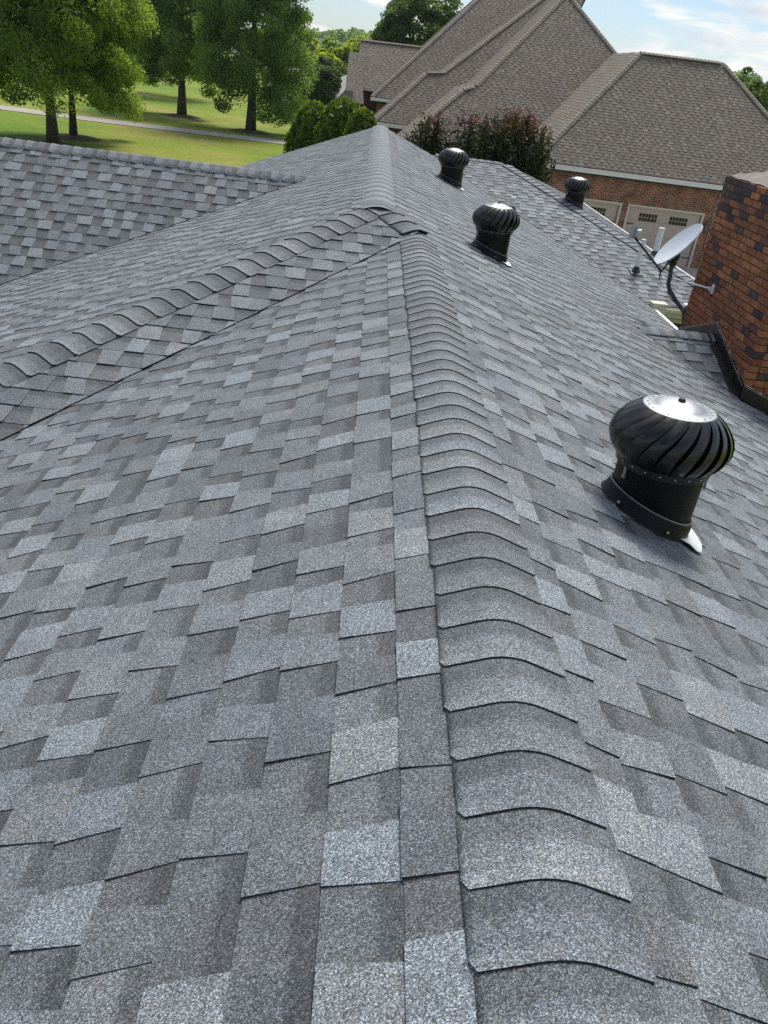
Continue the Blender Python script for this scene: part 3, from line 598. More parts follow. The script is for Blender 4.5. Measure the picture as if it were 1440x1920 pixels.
for (P, l, d, rz) in solo_b:
    o = obj('brick', bmesh_for(l, d, rb.randint(0, 3)), chim, P); o.rotation_euler = (rb.uniform(-.006, .006), 0, rz + rb.uniform(-.006, .006)); o.color = brick_col(P.z)
bm = bmesh.new()
for (P, l, d, rz) in rest_b: box(bm, (-d / 2, -l / 2, -(BH - J) / 2), (d / 2, l / 2, (BH - J) / 2), 0, Matrix.Translation(P) @ Matrix.Rotation(rz, 4, 'Z'))
o = bm_obj('brick_courses', bm, M_BRICK, chim); o['kind'] = 'stuff'; o.color = (0.34, 0.11, 0.04, 1)
bm = bmesh.new()
NX, NY = 8, 20; gv = {}
for i in range(NX + 1):
    for j in range(NY + 1):
        x, y = XC + 0.012 + (XC2 - XC - 0.024) * i / NX, YC0 + 0.012 + (YC1 - YC0 - 0.024) * j / NY
        e_ = min(i, NX - i, j * 0.8, (NY - j) * 0.8); gv[i, j] = bm.verts.new((x, y, ZTOP + 0.004 + 0.032 * min(e_, 3) + rb.uniform(-.006, .006)))
for i in range(NX):
    for j in range(NY): bm.faces.new((gv[i, j], gv[i + 1, j], gv[i + 1, j + 1], gv[i, j + 1]))
bm_obj('crown', bm, M_CROWN, chim)
bm = bmesh.new()
cx_, cy_ = (XC + XC2) / 2, (YC0 + YC1) / 2
for (a, b_) in ((-.15, .25), (.15, .25)): pass
box(bm, (cx_ - .15, cy_ - .2, ZTOP + .05), (cx_ + .15, cy_ - .17, ZTOP + .17)); box(bm, (cx_ - .15, cy_ + .17, ZTOP + .05), (cx_ + .15, cy_ + .2, ZTOP + .17))
box(bm, (cx_ - .15, cy_ - .168, ZTOP + .05), (cx_ - .12, cy_ + .168, ZTOP + .17)); box(bm, (cx_ + .12, cy_ - .168, ZTOP + .05), (cx_ + .15, cy_ + .168, ZTOP + .17))
bm_obj('flue_liner', bm, M_CLAY, chim)
# flashing: bent black sheet following the cricket and the main slope
def flashing(pts, out, up=0.125, base=0.075, parent=house):
    bm = bmesh.new(); out = V3(out)
    for P, Q in zip(pts, pts[1:]):
        P, Q = V3(P) + V3((0, 0, 0.012)), V3(Q) + V3((0, 0, 0.012)); o0 = out * 0.012
        prism(bm, [P + o0, Q + o0, Q + o0 + V3((0, 0, up)), P + o0 + V3((0, 0, up))], out * -0.008)
        prism(bm, [P + out * 0.012 + V3((0, 0, .002)), Q + out * 0.012 + V3((0, 0, .002)), Q + out * base + V3((0, 0, .002)), P + out * base + V3((0, 0, .002))], (0, 0, 0.004))
        prism(bm, [P + out * (base - 0.022) + V3((0, 0, .007)), Q + out * (base - 0.022) + V3((0, 0, .007)), Q + out * base + V3((0, 0, .007)), P + out * base + V3((0, 0, .007))], (0, 0, 0.012))
    o = bm_obj('flashing', bm, M_FLASH, parent); o.location = -hoff; return o
flashing([(XC, YC1 + 0.02, zCc - 0.01), (XC, YCM, ZK)], (-1, 0, 0))
flashing([(XC, YCM, ZK), (XC, YC0 - 0.012, zCc)], (-1, 0, 0))
flashing([(XC - 0.012, YC0, zD(XC - 0.012)), (XEAVE + 0.05, YC0, zD(XEAVE + 0.05))], (0, -1, 0))
def caulk(pts, out, seed):
    bm = bmesh.new(); r = random.Random(seed); out = V3(out); lower, upper = [], []
    for P, Q in zip(pts, pts[1:]):
        P, Q = V3(P), V3(Q); n = max(3, int((Q - P).length / 0.03))
        for k in range(n): a = P.lerp(Q, k / (n - 1)); lower.append(a + V3((0, 0, 0.125))); upper.append(a + V3((0, 0, 0.138 + abs(r.gauss(0, 0.006)))))
    a = [bm.verts.new(p + out * 0.014) for p in lower]; b_ = [bm.verts.new(p + out * 0.004) for p in upper]
    for k in range(len(a) - 1): bm.faces.new((a[k], a[k + 1], b_[k + 1], b_[k]))
    bm_obj('mortar_smear', bm, M_CAULK, house).location = -hoff
caulk([(XC, YC1, zCc), (XC, YCM, ZK)], (-1, 0, 0), 1); caulk([(XC, YCM, ZK), (XC, YC0, zCc)], (-1, 0, 0), 2); caulk([(XC, YC0, zD(XC)), (XC2, YC0, zD(XC2))], (0, -1, 0), 3)

# ------------------------------------------------------------------ turbine vents
NV = 21
def vane_mesh():
    """one curved blade from the lower ring to the top plate; its leading edge stands proud of its neighbour"""
    vs, fs = [], []; ns, na = 14, 4; wa = 2 * PI / NV * 1.42
    for i in range(ns + 1):
        s = i / ns; z = 0.020 + 0.202 * s
        r = 0.165 * (1 - s) + 0.126 * s + 0.074 * math.sin(PI * s) ** 0.75
        tw = 0.50 * (s ** 1.9)
        for j in range(na + 1):
            b = j / na; bulge = math.sin(PI * s) ** 0.7; rr = r - 0.034 * bulge * b + 0.012 * bulge * math.sin(PI * b)
            a = tw + wa * b; vs.append((rr * math.cos(a), rr * math.sin(a), z))
    for i in range(ns):
        for j in range(na): k = i * (na + 1) + j; fs.append((k, k + 1, k + na + 2, k + na + 1))
    me = mesh_np('vane', vs, fs, M_BLACK, smooth=True); return me
VANE = vane_mesh()
def make_vent():
    root = empty('turbine_vent'); HN = 0.208; sl_t = t_D; rN = 0.158
    # flared flashing boot on the slope, tilted seam, upright neck
    def ring(r, c, tilt, n=48): return [V3((c[0] + r * math.cos(2 * PI * k / n), c[1] + r * math.sin(2 * PI * k / n), c[2] - tilt * r * math.cos(2 * PI * k / n))) for k in range(n)]
    bm = bmesh.new(); rs = [ring(0.184, (-0.016, 0, 0.003), sl_t), ring(0.174, (-0.008, 0, 0.022), sl_t), ring(0.169, (0, 0, 0.048), sl_t * 0.95), ring(0.163, (0, 0, 0.064), sl_t * 0.9)]
    rows = [[bm.verts.new(p) for p in r] for r in rs]
    for a, b_ in zip(rows, rows[1:]):
        for k in range(48): bm.faces.new((a[k], a[(k + 1) % 48], b_[(k + 1) % 48], b_[k]))
    boot = bm_obj('base_boot', bm, M_BLACKDULL, root, True)
    bm = bmesh.new(); pts = ring(0.1640, (0, 0, 0.065), sl_t * 0.9, 40); tube(bm, pts + [pts[0]], 0.0042, 6, False); bm_obj('seam_band', bm, M_SEAM, root, True)
    bm = bmesh.new(); a = [bm.verts.new(p) for p in ring(rN, (0, 0, 0.062), sl_t * 0.9)]; b_ = [bm.verts.new(p) for p in ring(rN * 1.01, (0, 0, HN + 0.03), 0)]
    for k in range(48): bm.faces.new((a[k], a[(k + 1) % 48], b_[(k + 1) % 48], b_[k]))
    bm_obj('neck', bm, M_BLACKDULL, root, True)
    bm = bmesh.new()
    bm.free()
    for (cx, cy) in ((0.02, -0.176), (-0.16, -0.105)):
        bm = bmesh.new(); bmesh.ops.create_uvsphere(bm, u_segments=8, v_segments=5, radius=0.0075, matrix=Matrix.Translation((cx, cy, -sl_t * cx + 0.022))); bm_obj('screw', bm, M_SILVER, root, True)
    # bare corner of the base plate showing below the boot
    bm = bmesh.new(); z = lambda x: -sl_t * x
    c0 = [(0.08, -0.14), (0.17, 0.06), (0.205, 0.03), (0.207, -0.04), (0.200, -0.10), (0.165, -0.185), (0.142, -0.19), (0.125, -0.155)]
    prism(bm, [V3((x, y, z(x) + 0.0115)) for x, y in c0], (0, 0, 0.003)); bm_obj('base_plate', bm, M_SHEET, root)
    head = empty('turbine_head', (0, 0, HN), root)
    for k in range(NV):
        o = obj('vane', VANE, head); o.rotation_euler = (0, 0, 2 * PI * k / NV)
    bm = bmesh.new(); lathe(bm, [(0.150, 0.0), (0.172, 0.0), (0.174, 0.028), (0.166, 0.034), (0.152, 0.03)], 48); bm_obj('lower_ring', bm, M_BLACK, head, True)
    bm = bmesh.new(); lathe(bm, [(0.0, 0.246), (0.03, 0.245), (0.06, 0.240), (0.085, 0.231), (0.096, 0.225), (0.129, 0.221), (0.131, 0.217), (0.09, 0.212)], 48); bm_obj('top_plate', bm, M_SILVER, head, True)
    bm = bmesh.new(); lathe(bm, [(0.0, 0.258), (0.010, 0.257), (0.013, 0.251), (0.013, 0.240)], 16); bm_obj('spindle_cap', bm, M_BLACK, head, True)
    bm = bmesh.new()
    for k in range(NV): a = 2 * PI * (k + 0.5) / NV; bmesh.ops.create_uvsphere(bm, u_segments=6, v_segments=4, radius=0.0045, matrix=Matrix.Translation((0.174 * math.cos(a), 0.174 * math.sin(a), 0.016)))
    for k in range(NV): a = 2 * PI * (k + 0.5) / NV; bmesh.ops.create_uvsphere(bm, u_segments=6, v_segments=4, radius=0.0035, matrix=Matrix.Translation((0.113 * math.cos(a), 0.113 * math.sin(a), 0.2235)))
    o = bm_obj('rivets', bm, M_SILVER, head, True); o['kind'] = 'stuff'
    for a in (-0.55, -2.75, 1.2):
        bm = bmesh.new(); M = Matrix.Translation((0.165 * math.cos(a), 0.165 * math.sin(a), HN - 0.014)) @ Matrix.Rotation(a, 4, 'Z')
        box(bm, (-0.004, -0.006, -0.024), (0.004, 0.006, 0.014), 0, M); box(bm, (-0.002, -0.009, -0.030), (0.006, 0.009, -0.020), 0, M); bm_obj('clip', bm, M_SILVER, root)
    bm = bmesh.new(); lathe(bm, [(0.0, 0.05), (0.09, 0.05), (0.09, 0.052), (0.0, 0.052)], 20); tube(bm, [(0, 0, -0.05), (0, 0, 0.22)], 0.008, 8); bm_obj('shaft', bm, M_FLASH, head)
    return root
def copy_tree(o, parent=None):
    c = o.copy(); C.objects.link(c); c.parent = parent
    for ch in o.children: copy_tree(ch, c)
    return c
vent = make_vent(); VENT_AT = [
    ((1.16, 2.66), 'large black turbine vent nearest the viewer on the right slope', 0.0, 0.985),
    ((1.10, 7.25), 'black turbine vent halfway down the roof below the ridge junction', 0.1, 0.93),
    ((1.12, 12.2), 'small black turbine vent farthest up beside the far ridge', 0.22, 1.0),
    ((3.42, 14.35), 'black turbine vent half sunk behind the right wing hip before the garage wall', 0.05, 1.0)]
for i, ((x, y), lab, rz, sc_) in enumerate(VENT_AT):
    v = vent if i == 0 else copy_tree(vent)
    v.location = (x, y, (zD(x) if i < 3 else zR_(x)) + 0.004); v.scale = (sc_, sc_, sc_)
    tag(v, lab, 'roof vent', 'black turbine vents on the grey roof')
    hd = [c for c in v.children if c.name.startswith('turbine_head')][0]; hd.rotation_euler = (0, 0, rz)

# ------------------------------------------------------------------ vent pipes on the right wing
def vent_pipe(P, S, h, r, label, boot=True):
    t = tag(empty('vent_pipe', P), label, 'vent pipe', 'white plastic vent pipes on the right wing')
    bm = bmesh.new(); tube(bm, [(0, 0, 0.02), (0, 0, h)], r, 16); tube(bm, [(0, 0, h + 0.0005), (0, 0, h - 0.05)], r * 0.86, 16); bm_obj('pipe', bm, M_PVC, t, True)
    bm = bmesh.new(); lathe(bm, [(r * 2.1, 0.0), (r * 1.7, 0.03), (r * 1.2, 0.07), (r * 1.05, 0.085), (r, 0.09)], 18); bm_obj('boot_collar', bm, M_RUBBER, t, True)
    w = 0.085; bm = bmesh.new(); c = [S.U * a + S.W * b_ for a, b_ in ((-w, -w * 1.3), (w, -w * 1.3), (w, w * 1.2), (-w, w * 1.2))]
    prism(bm, [p + S.N * 0.012 for p in c], S.N * 0.006); bm_obj('boot_flashing', bm, M_RUBBER, t)
    return t
def on_S(x, y, S): return on_plane(x, y, S.N, S.O)
vent_pipe(on_S(1191, 512, SF) + SF.N * 0.006, SF, 0.46, 0.034, 'slim white vent pipe with square dark boot before the dish arm')
vent_pipe(pR(4.36, 12.5) + V3((0, 0, 0.006)), SR, 0.42, 0.045, 'thick white vent pipe behind the hip beside the satellite dish')
vent_pipe(on_S(958, 398, SF) + SF.N * 0.006, SF, 0.22, 0.045, 'short white vent pipe peeping over the second turbine vent')

# ------------------------------------------------------------------ satellite dish on the chimney's far side
YD = 8.80
dish = tag(empty('satellite_dish', at_y(1288, 585, 8.72)), 'oval grey satellite dish on a bent mast by the brick chimney', 'satellite dish')
doff = V3(dish.location)
def dp(bm, name, mat, smooth=False): o = bm_obj(name, bm, mat, dish, smooth); o.location = -doff; return o
dc = at_y(1270, 457, YD); nd = V3(RM @ np.array([-0.675, -0.665, -0.32])).normalized()
ax = V3(RM @ np.array([0.70, -0.714, 0.0])); ax = (ax - nd * ax.dot(nd)).normalized(); ay = nd.cross(ax)
bm = bmesh.new(); n, R1, R2, dep_ = 48, 0.296, 0.262, 0.050; rings = []
for i, s in enumerate((0.0, 0.25, 0.5, 0.75, 0.93, 1.0)):
    if s == 0: rings.append([bm.verts.new(dc - nd * dep_)])
    else: rings.append([bm.verts.new(dc + ax * R1 * s * math.cos(2 * PI * k / n) + ay * R2 * s * math.sin(2 * PI * k / n) - nd * dep_ * (1 - s * s)) for k in range(n)])
back = [bm.verts.new(v.co - nd * 0.012 + (v.co - dc) * 0.012) for v in rings[-1]]; rings.append(back)
rings.append([bm.verts.new(dc + ax * R1 * 0.97 * math.cos(2 * PI * k / n) + ay * R2 * 0.97 * math.sin(2 * PI * k / n) - nd * 0.014) for k in range(n)])
for s in (0.7, 0.35): rings.append([bm.verts.new(dc + ax * R1 * s * math.cos(2 * PI * k / n) + ay * R2 * s * math.sin(2 * PI * k / n) - nd * (dep_ * (1 - s * s) + 0.006)) for k in range(n)])
for a, b_ in zip(rings, rings[1:]):
    for k in range(n):
        if len(a) == 1: bm.faces.new((a[0], b_[k], b_[(k + 1) % n]))
        else: bm.faces.new((a[k], a[(k + 1) % n], b_[(k + 1) % n], b_[k]))
bm.faces.new(rings[-1][::-1]); dp(bm, 'reflector', M_DISH, True)
arm0 = at_y(1240, 509, YD - 0.12); arm1 = at_y(1190, 445, YD - 0.25)
bm = bmesh.new(); tube(bm, [dc - nd * 0.07 - ax * 0.10, arm0, arm1], [0.013, 0.013, 0.012], 8); dp(bm, 'arm', M_DARKMETAL, True)
lc = at_y(1188, 434, YD - 0.27); ld = (dc - lc).normalized(); lu = V3((0, 0, 1)); lu = (lu - ld * lu.dot(ld)).normalized(); lw = ld.cross(lu)
Ml = Matrix((( *ld, 0), (*lu, 0), (*lw, 0), (0, 0, 0, 1))).transposed(); Ml.translation = lc
bm = bmesh.new(); box(bm, (-0.025, -0.065, -0.035), (0.018, 0.055, 0.035), 0, Ml); bmesh.ops.bevel(bm, geom=bm.edges[:], offset=0.010, segments=2, affect='EDGES'); dp(bm, 'receiver', M_LNB, True)
bm = bmesh.new(); tube(bm, [Ml @ V3((0.015, 0.01, 0)), Ml @ V3((0.045, 0.01, 0)), Ml @ V3((0.05, 0.01, 0)), Ml @ V3((0.085, 0.01, 0))], [0.014, 0.014, 0.02, 0.03], 14); dp(bm, 'feed_horn', M_WHITE, True)
bm = bmesh.new(); bc = at_y(1262, 484, YD + 0.08)
for lo, hi, a in (((-.05, -.035, -.06), (.05, .035, .05), 0.3), ((-.065, -.02, -.03), (.02, .05, .075), 0.9), ((-.02, -.05, -.08), (.04, .0, -.02), 0.2), ((0.02, -.006, -.005), (.10, .006, .008), 0.1)):
    box(bm, lo, hi, 0, Matrix.Translation(bc) @ Matrix.Rotation(a, 4, 'Y') @ Matrix.Rotation(0.4, 4, 'Z'))
bmesh.ops.bevel(bm, geom=bm.edges[:], offset=0.006, segments=1, affect='EDGES'); dp(bm, 'bracket', M_CABLE, True)
bm = bmesh.new(); tube(bm, [at_y(1261, 490, YD + .06), at_y(1256, 520, YD + .04), at_y(1253, 533, YD + .02), at_y(1256, 545, YD), at_y(1266, 562, YD - .03), at_y(1284, 587, 8.70)], 0.0235, 14); dp(bm, 'mast', M_DARKMETAL, True)
fp = at_y(1288, 585, 8.66); bm = bmesh.new()
for a in (0,): prism(bm, [fp + V3((0.055 * math.cos(k * PI / 8) , 0.0, 0.075 * math.sin(k * PI / 8))) for k in range(16)], (0, -0.035, 0))
prism(bm, [fp + V3(p) for p in ((-.06, .0, .02), (.06, .0, .02), (.035, .0, -.14), (-.015, .0, -.14))], (0, 0.008, 0)); dp(bm, 'foot_plate', M_DARKMETAL)
bm = bmesh.new(); prism(bm, [fp + V3(p) for p in ((-.05, -.02, .075), (.05, -.02, .085), (.085, -.02, .07), (.06, -.02, .055))], (0, 0.06, 0.006)); dp(bm, 'foot_cover', M_WHITE)
st0 = at_y(1259, 522, YD + .03); st1 = V3((XC - 0.02, 8.07, -1.545)); bm = bmesh.new(); tube(bm, [st0, st1], 0.0085, 8); dp(bm, 'strut', M_SHEET, True)
bm = bmesh.new(); box(bm, (XC - 0.012, st1.y - 0.022, st1.z - 0.045), (XC - 0.002, st1.y + 0.022, st1.z + 0.045)); box(bm, (XC - 0.045, st1.y - 0.006, st1.z - 0.02), (XC - 0.012, st1.y + 0.006, st1.z + 0.02))
for dz in (-.03, .03): bmesh.ops.create_uvsphere(bm, u_segments=6, v_segments=4, radius=0.007, matrix=Matrix.Translation((XC - 0.014, st1.y, st1.z + dz)))
dp(bm, 'strut_bracket', M_WHITE)
def cable(pts, r=0.0045):
    P = [V3(p) for p in pts]; out = []
    for i in range(len(P) - 1):
        p0, p1, p2, p3 = P[max(i - 1, 0)], P[i], P[i + 1], P[min(i + 2, len(P) - 1)]
        for k in range(6): t = k / 6; out.append(0.5 * ((2 * p1) + (p2 - p0) * t + (2 * p0 - 5 * p1 + 4 * p2 - p3) * t * t + (3 * p1 - p0 - 3 * p2 + p3) * t ** 3))
    bm = bmesh.new(); tube(bm, out + [P[-1]], r, 6); dp(bm, 'cable', M_CABLE, True)
cable([at_y(1231, 498, YD - .12), at_y(1238, 512, YD - .11), at_y(1240, 522, YD - .1), at_y(1236, 520, YD - .1), at_y(1239, 508, YD - .09), at_y(1247, 505, YD - .02), at_y(1256, 508, YD + .02)])
cable([at_y(1254, 526, YD - .01), at_y(1252, 545, YD - .03), at_y(1258, 560, YD - .05), at_y(1268, 570, YD - .06), at_y(1276, 577, YD - .08)])
cable([at_y(1189, 440, YD - .27), at_y(1205, 462, YD - .22), at_y(1222, 485, YD - .17), at_y(1238, 507, YD - .12), at_y(1236, 522, YD - .12), at_y(1238, 526, YD - .12)], 0.0035)

# ------------------------------------------------------------------ neighbouring house
nb = tag(empty('neighbour_house', (9, 36, GZ)), 'large brick house with steep brown hip roofs and taupe garage doors', 'house'); noff = V3((9, 36, GZ))
NALL = []
def nb_roof(pxs, e_px, Y, pitch, seed, back=6.0, thick=0.22):
    """front slope through an eave point; outline given where it stands in the view, with the side slopes running back from its hips"""
    E0 = at_y(*e_px, Y); nrm = (0, -pitch, 1); P = [on_plane(x, y, nrm, E0) for x, y in pxs]
    S = Slope(E0, (1, 0, 0), (0, 1, pitch))
    bm = bmesh.new(); prism(bm, [p + V3((0, 0, -0.03)) for p in P], (0, 0, -thick)); bm_obj('roof_slope', bm, M_DECK, nb).location = -noff
    return S, P
def nb_side(P, Q, back, seed, sgn):
    """side slope behind a hip line P (low) to Q (high), running straight back"""
    P, Q = V3(P), V3(Q); L = V3((0, 1, 0)); d = V3((Q.x - P.x, 0, Q.z - P.z)); S = Slope(P, (0, 1, 0) if sgn < 0 else (0, -1, 0), d)
    poly = [P, Q, Q + L * back, P + L * (back + (Q.y - P.y))]
    bm = bmesh.new(); prism(bm, [p + V3((0, 0, -0.03)) for p in poly], (0, 0, -0.15)); bm_obj('roof_slope', bm, M_DECK, nb).location = -noff
    return shingle(S, [poly], None, e=0.15, wmin=0.12, wmax=0.27, lift=0.0, seed=seed, hi=(0.014, 0.004), lo=(0.008, 0.002))
def nb_caps(P, Q, S, seed):
    P, Q = V3(P), V3(Q); T = (Q - P).normalized(); n = int((Q - P).length / 0.16); bm = bmesh.new(); r = random.Random(seed); sd_ = T.cross(V3((0, 0, 1))).normalized(); up = sd_.cross(T).normalized()
    tints = []
    for i in range(n):
        a = P + T * i * 0.16; b_ = a + T * 0.20; vs = []
        for c, h in ((a, 0.034), (b_, 0.020)):
            for (x, z) in ((-0.15, -0.07), (-0.06, 0.0), (0.06, 0.0), (0.15, -0.07)): vs.append(bm.verts.new(c + sd_ * x + up * (z + h)))
        for k in range(3): bm.faces.new((vs[k], vs[k + 1], vs[k + 5], vs[k + 4]))
        bm.faces.new((vs[0], vs[3], vs[2], vs[1])); tints += [r.uniform(0.8, 1.0)] * 3 + [0.1]
    me = bpy.data.meshes.new('hip_caps'); bm.to_mesh(me); bm.free(); me.materials.append(M_BSH); me.attributes.new('tint', 'FLOAT', 'FACE').data.foreach_set('value', np.array(tints, dtype=np.float32))
    o = obj('hip_caps', me, nb, -noff); o['kind'] = 'stuff'
KW = dict(e=0.134, wmin=0.09, wmax=0.17, hi=(0.014, 0.004), lo=(0.008, 0.002))
# garage wing
Y1 = 32.0; S1, P1 = nb_roof([(998, 301), (1200, 98), (1357, 118), (1577, 375)], (1030, 305), Y1, 1.0, 1)
NALL += shingle(S1, [P1], None, seed=201, **KW); NALL += nb_side(P1[0], P1[1], 9, 202, -1); NALL += nb_side(P1[3], P1[2], 9, 203, 1)
nb_caps(P1[0], P1[1], S1, 1); nb_caps(P1[1], P1[2], S1, 2); nb_caps(P1[3], P1[2], S1, 3)
# tall middle roof with a kick in its hip
Y2 = 36.0; S2, P2 = nb_roof([(748, 266), (868, 167), (892, 160), (1064, -14), (1250, 217), (1262, 334)], (760, 264), Y2, 1.0, 2)
A2 = [[P2[2], P2[3], P2[4]], [P2[1], P2[2], P2[4]], [P2[0], P2[1], P2[4], P2[5]]]
NALL += shingle(S2, A2, None, seed=211, **KW)
for a, b_ in ((0, 1), (1, 2), (2, 3)): NALL += nb_side(P2[a], P2[b_], 5.0, 212 + a, -1); nb_caps(P2[a], P2[b_], S2, 10 + a)
NALL += nb_side(P2[4], P2[3], 6, 216, 1); nb_caps(P2[4], P2[3], S2, 14)
# third roof, its hip stepped twice
Y3 = 40.5; S3, P3 = nb_roof([(700, 226), (800, 135), (832, 135), (1040, -22), (1100, -10), (960, 262)], (735, 232), Y3, 1.0, 3)
NALL += shingle(S3, [[P3[0], P3[1], P3[5]], [P3[1], P3[2], P3[5]], [P3[2], P3[3], P3[4], P3[5]]], None, seed=221, **KW)
for a, b_ in ((0, 1), (1, 2), (2, 3)): NALL += nb_side(P3[a], P3[b_], 5.0, 222 + a, -1); nb_caps(P3[a], P3[b_], S3, 20 + a)
# fourth roof
Y4 = 45.5; S4, P4 = nb_roof([(697, 180), (916, -22), (1060, -22), (870, 205)], (715, 184), Y4, 1.0, 4)
NALL += shingle(S4, [P4], None, seed=231, **KW); NALL += nb_side(P4[0], P4[1], 8.0, 232, -1); nb_caps(P4[0], P4[1], S4, 30)
# low gabled roofs at the far left
Y5 = 51.0; S5, P5 = nb_roof([(664, 160), (677, 74), (812, 90), (760, 178)], (685, 163), Y5, 0.85, 5)
NALL += shingle(S5, [P5], None, seed=241, **KW); nb_caps(P5[1], P5[2], S5, 40)
Y6 = 49.0; S6, P6 = nb_roof([(645, 190), (655, 97), (676, 100), (682, 196)], (664, 193), Y6, 0.85, 6)
NALL += shingle(S6, [P6], None, seed=251, **KW)
vs, fs, mi, tn = [], [], [], []
for pc in NALL:
    a, b_, m_, f_ = piece_geo(pc, noff); k = len(vs); vs += a; fs += [tuple(i + k for i in q) for q in b_]; mi += m_; tn += [pc.tint] * len(b_)
so = obj('shingle_courses', mesh_np('shingle_courses', vs, fs, [M_BSH, M_EDGE], mi, {'tint': tn}, None), nb); so['kind'] = 'stuff'
def npart(bm, name, mat, parent=None, smooth=False): o = bm_obj(name, bm, mat, parent or nb, smooth); o.location = -noff if parent is None else (0, 0, 0); return o
def gutter_px(a, b_, Y, drop=0.16):
    A, B = at_y(*a, Y), at_y(*b_, Y); B.z = A.z; bm = bmesh.new()
    box(bm, (A.x, Y - 0.13, A.z - drop), (B.x, Y - 0.002, A.z - 0.01)); box(bm, (A.x, Y - 0.145, A.z - 0.035), (B.x, Y - 0.131, A.z - 0.004)); npart(bm, 'gutter', M_WHITE); return A, B
ga, gb = gutter_px((1000, 302), (1480, 364), Y1); WY = Y1 + 0.28; wt = ga.z - 0.17
for a, b_, Y in (((698, 227), (900, 254), Y3), ((695, 181), (780, 193), Y4), ((666, 161), (720, 169), Y5)): gutter_px(a, b_, Y)
# garage wall with its door openings
xl, xr_ = at_y(985, 380, WY).x, at_y(1327, 440, WY).x; dz = at_y(1317, 402, WY).z
doors = []
for (a, b_) in (((1182, 386), (1317, 402)), None or ((1027, 368), (1162, 384))): doors.append((at_y(*a, WY).x, at_y(*b_, WY).x))
doors.sort(); bm = bmesh.new(); xs = [xl - 6] + [v for d in doors for v in d] + [xr_]
for i in range(0, len(xs), 2): box(bm, (xs[i], WY, GZ), (xs[i + 1], WY + 0.25, dz))
box(bm, (xl - 6, WY, dz + 0.002), (xr_, WY + 0.25, wt)); npart(bm, 'wall', M_WALL)
bm = bmesh.new(); box(bm, (xr_ - 0.25, WY + 0.252, GZ), (xr_, WY + 9, wt)); npart(bm, 'wall', M_WALL)
bm = bmesh.new(); r = random.Random(3); x = doors[0][0] - 0.6       # soldier course over the doors
while x < xr_ - 0.08:
    box(bm, (x, WY - 0.012, dz + 0.055), (x + 0.062, WY - 0.001, dz + 0.25)); x += 0.075
o = npart(bm, 'soldier_bricks', M_WALL); o['kind'] = 'stuff'
for (x0, x1) in doors:
    d = bpy.data.objects.new('garage_door', None); link(d, nb); d.location = (x0 - noff.x, WY - noff.y, 0); bm = bmesh.new(); h4 = (dz - GZ) / 4
    for k in range(4): box(bm, (0.003, 0.06, GZ - noff.z + h4 * k + 0.006), (x1 - x0 - 0.003, 0.10, GZ - noff.z + h4 * (k + 1) - 0.006))
    box(bm, (0.003, 0.085, 0), (x1 - x0 - 0.003, 0.12, dz - GZ))
    bm_obj('door_panel', bm, M_TAUPE, d); bm = bmesh.new()
    box(bm, (-0.09, -0.02, 0), (0.0, 0.06, dz - GZ + 0.05)); box(bm, (x1 - x0, -0.02, 0), (x1 - x0 + 0.09, 0.06, dz - GZ + 0.05)); box(bm, (0.001, -0.02, dz - GZ - 0.03), (x1 - x0 - 0.001, 0.06, dz - GZ + 0.05)); bm_obj('frame', bm, M_CREAM, d)
    W = x1 - x0; zt_ = dz - GZ - 0.20
    for gx in (W * 0.16, W * 0.585):
        for i in range(6):
            for j in range(2):
                bm = bmesh.new(); box(bm, (gx + i * 0.118, 0.048, zt_ - 0.155 - j * 0.15), (gx + i * 0.118 + 0.095, 0.058, zt_ - 0.03 - j * 0.15)); bm_obj('window_pane', bm, M_PANE, d)
    for hx, s in ((0.03, 1), (W - 0.03, -1)):
        for hz in (1.35, 0.35):
            bm = bmesh.new(); box(bm, (min(hx, hx + s * 0.28), 0.05, hz - 0.02), (max(hx, hx + s * 0.28), 0.058, hz + 0.02)); bm_obj('strap_hinge', bm, M_IRON, d)
bm = bmesh.new(); lx = at_y(1326, 425, WY); box(bm, (lx.x - .12, WY - .10, lx.z - .18), (lx.x + .02, WY - .001, lx.z + .12)); lx2 = lx
bmesh.ops.bevel(bm, geom=bm.edges[:], offset=0.03, segments=1, affect='EDGES'); box(bm, (lx.x - .15, WY - .14, lx.z + .121), (lx.x + .05, WY - .001, lx.z + .16)); npart(bm, 'wall_lamp', M_LAMP)
bm = bmesh.new(); box(bm, (xr_ - 0.001, WY - 0.09, GZ), (xr_ + 0.09, WY - 0.01, wt)); npart(bm, 'downspout', M_WHITE)
# walls under the other roofs
for x0, x1, Y, top in ((P2[0].x + .3, P2[5].x, Y2 + .3, P2[0].z - .2), (P3[0].x + .3, P3[5].x, Y3 + .3, P3[0].z - .2), (P4[0].x + .3, P4[3].x, Y4 + .3, P4[0].z - .2), (P5[0].x + .5, P5[3].x, Y5 + .3, P5[0].z - .2), (P6[0].x + .2, P6[3].x, Y6 + .3, P6[0].z - .1)):
    bm = bmesh.new(); box(bm, (x0, Y, GZ), (x1, Y + 6, top)); npart(bm, 'wall', M_WALL)
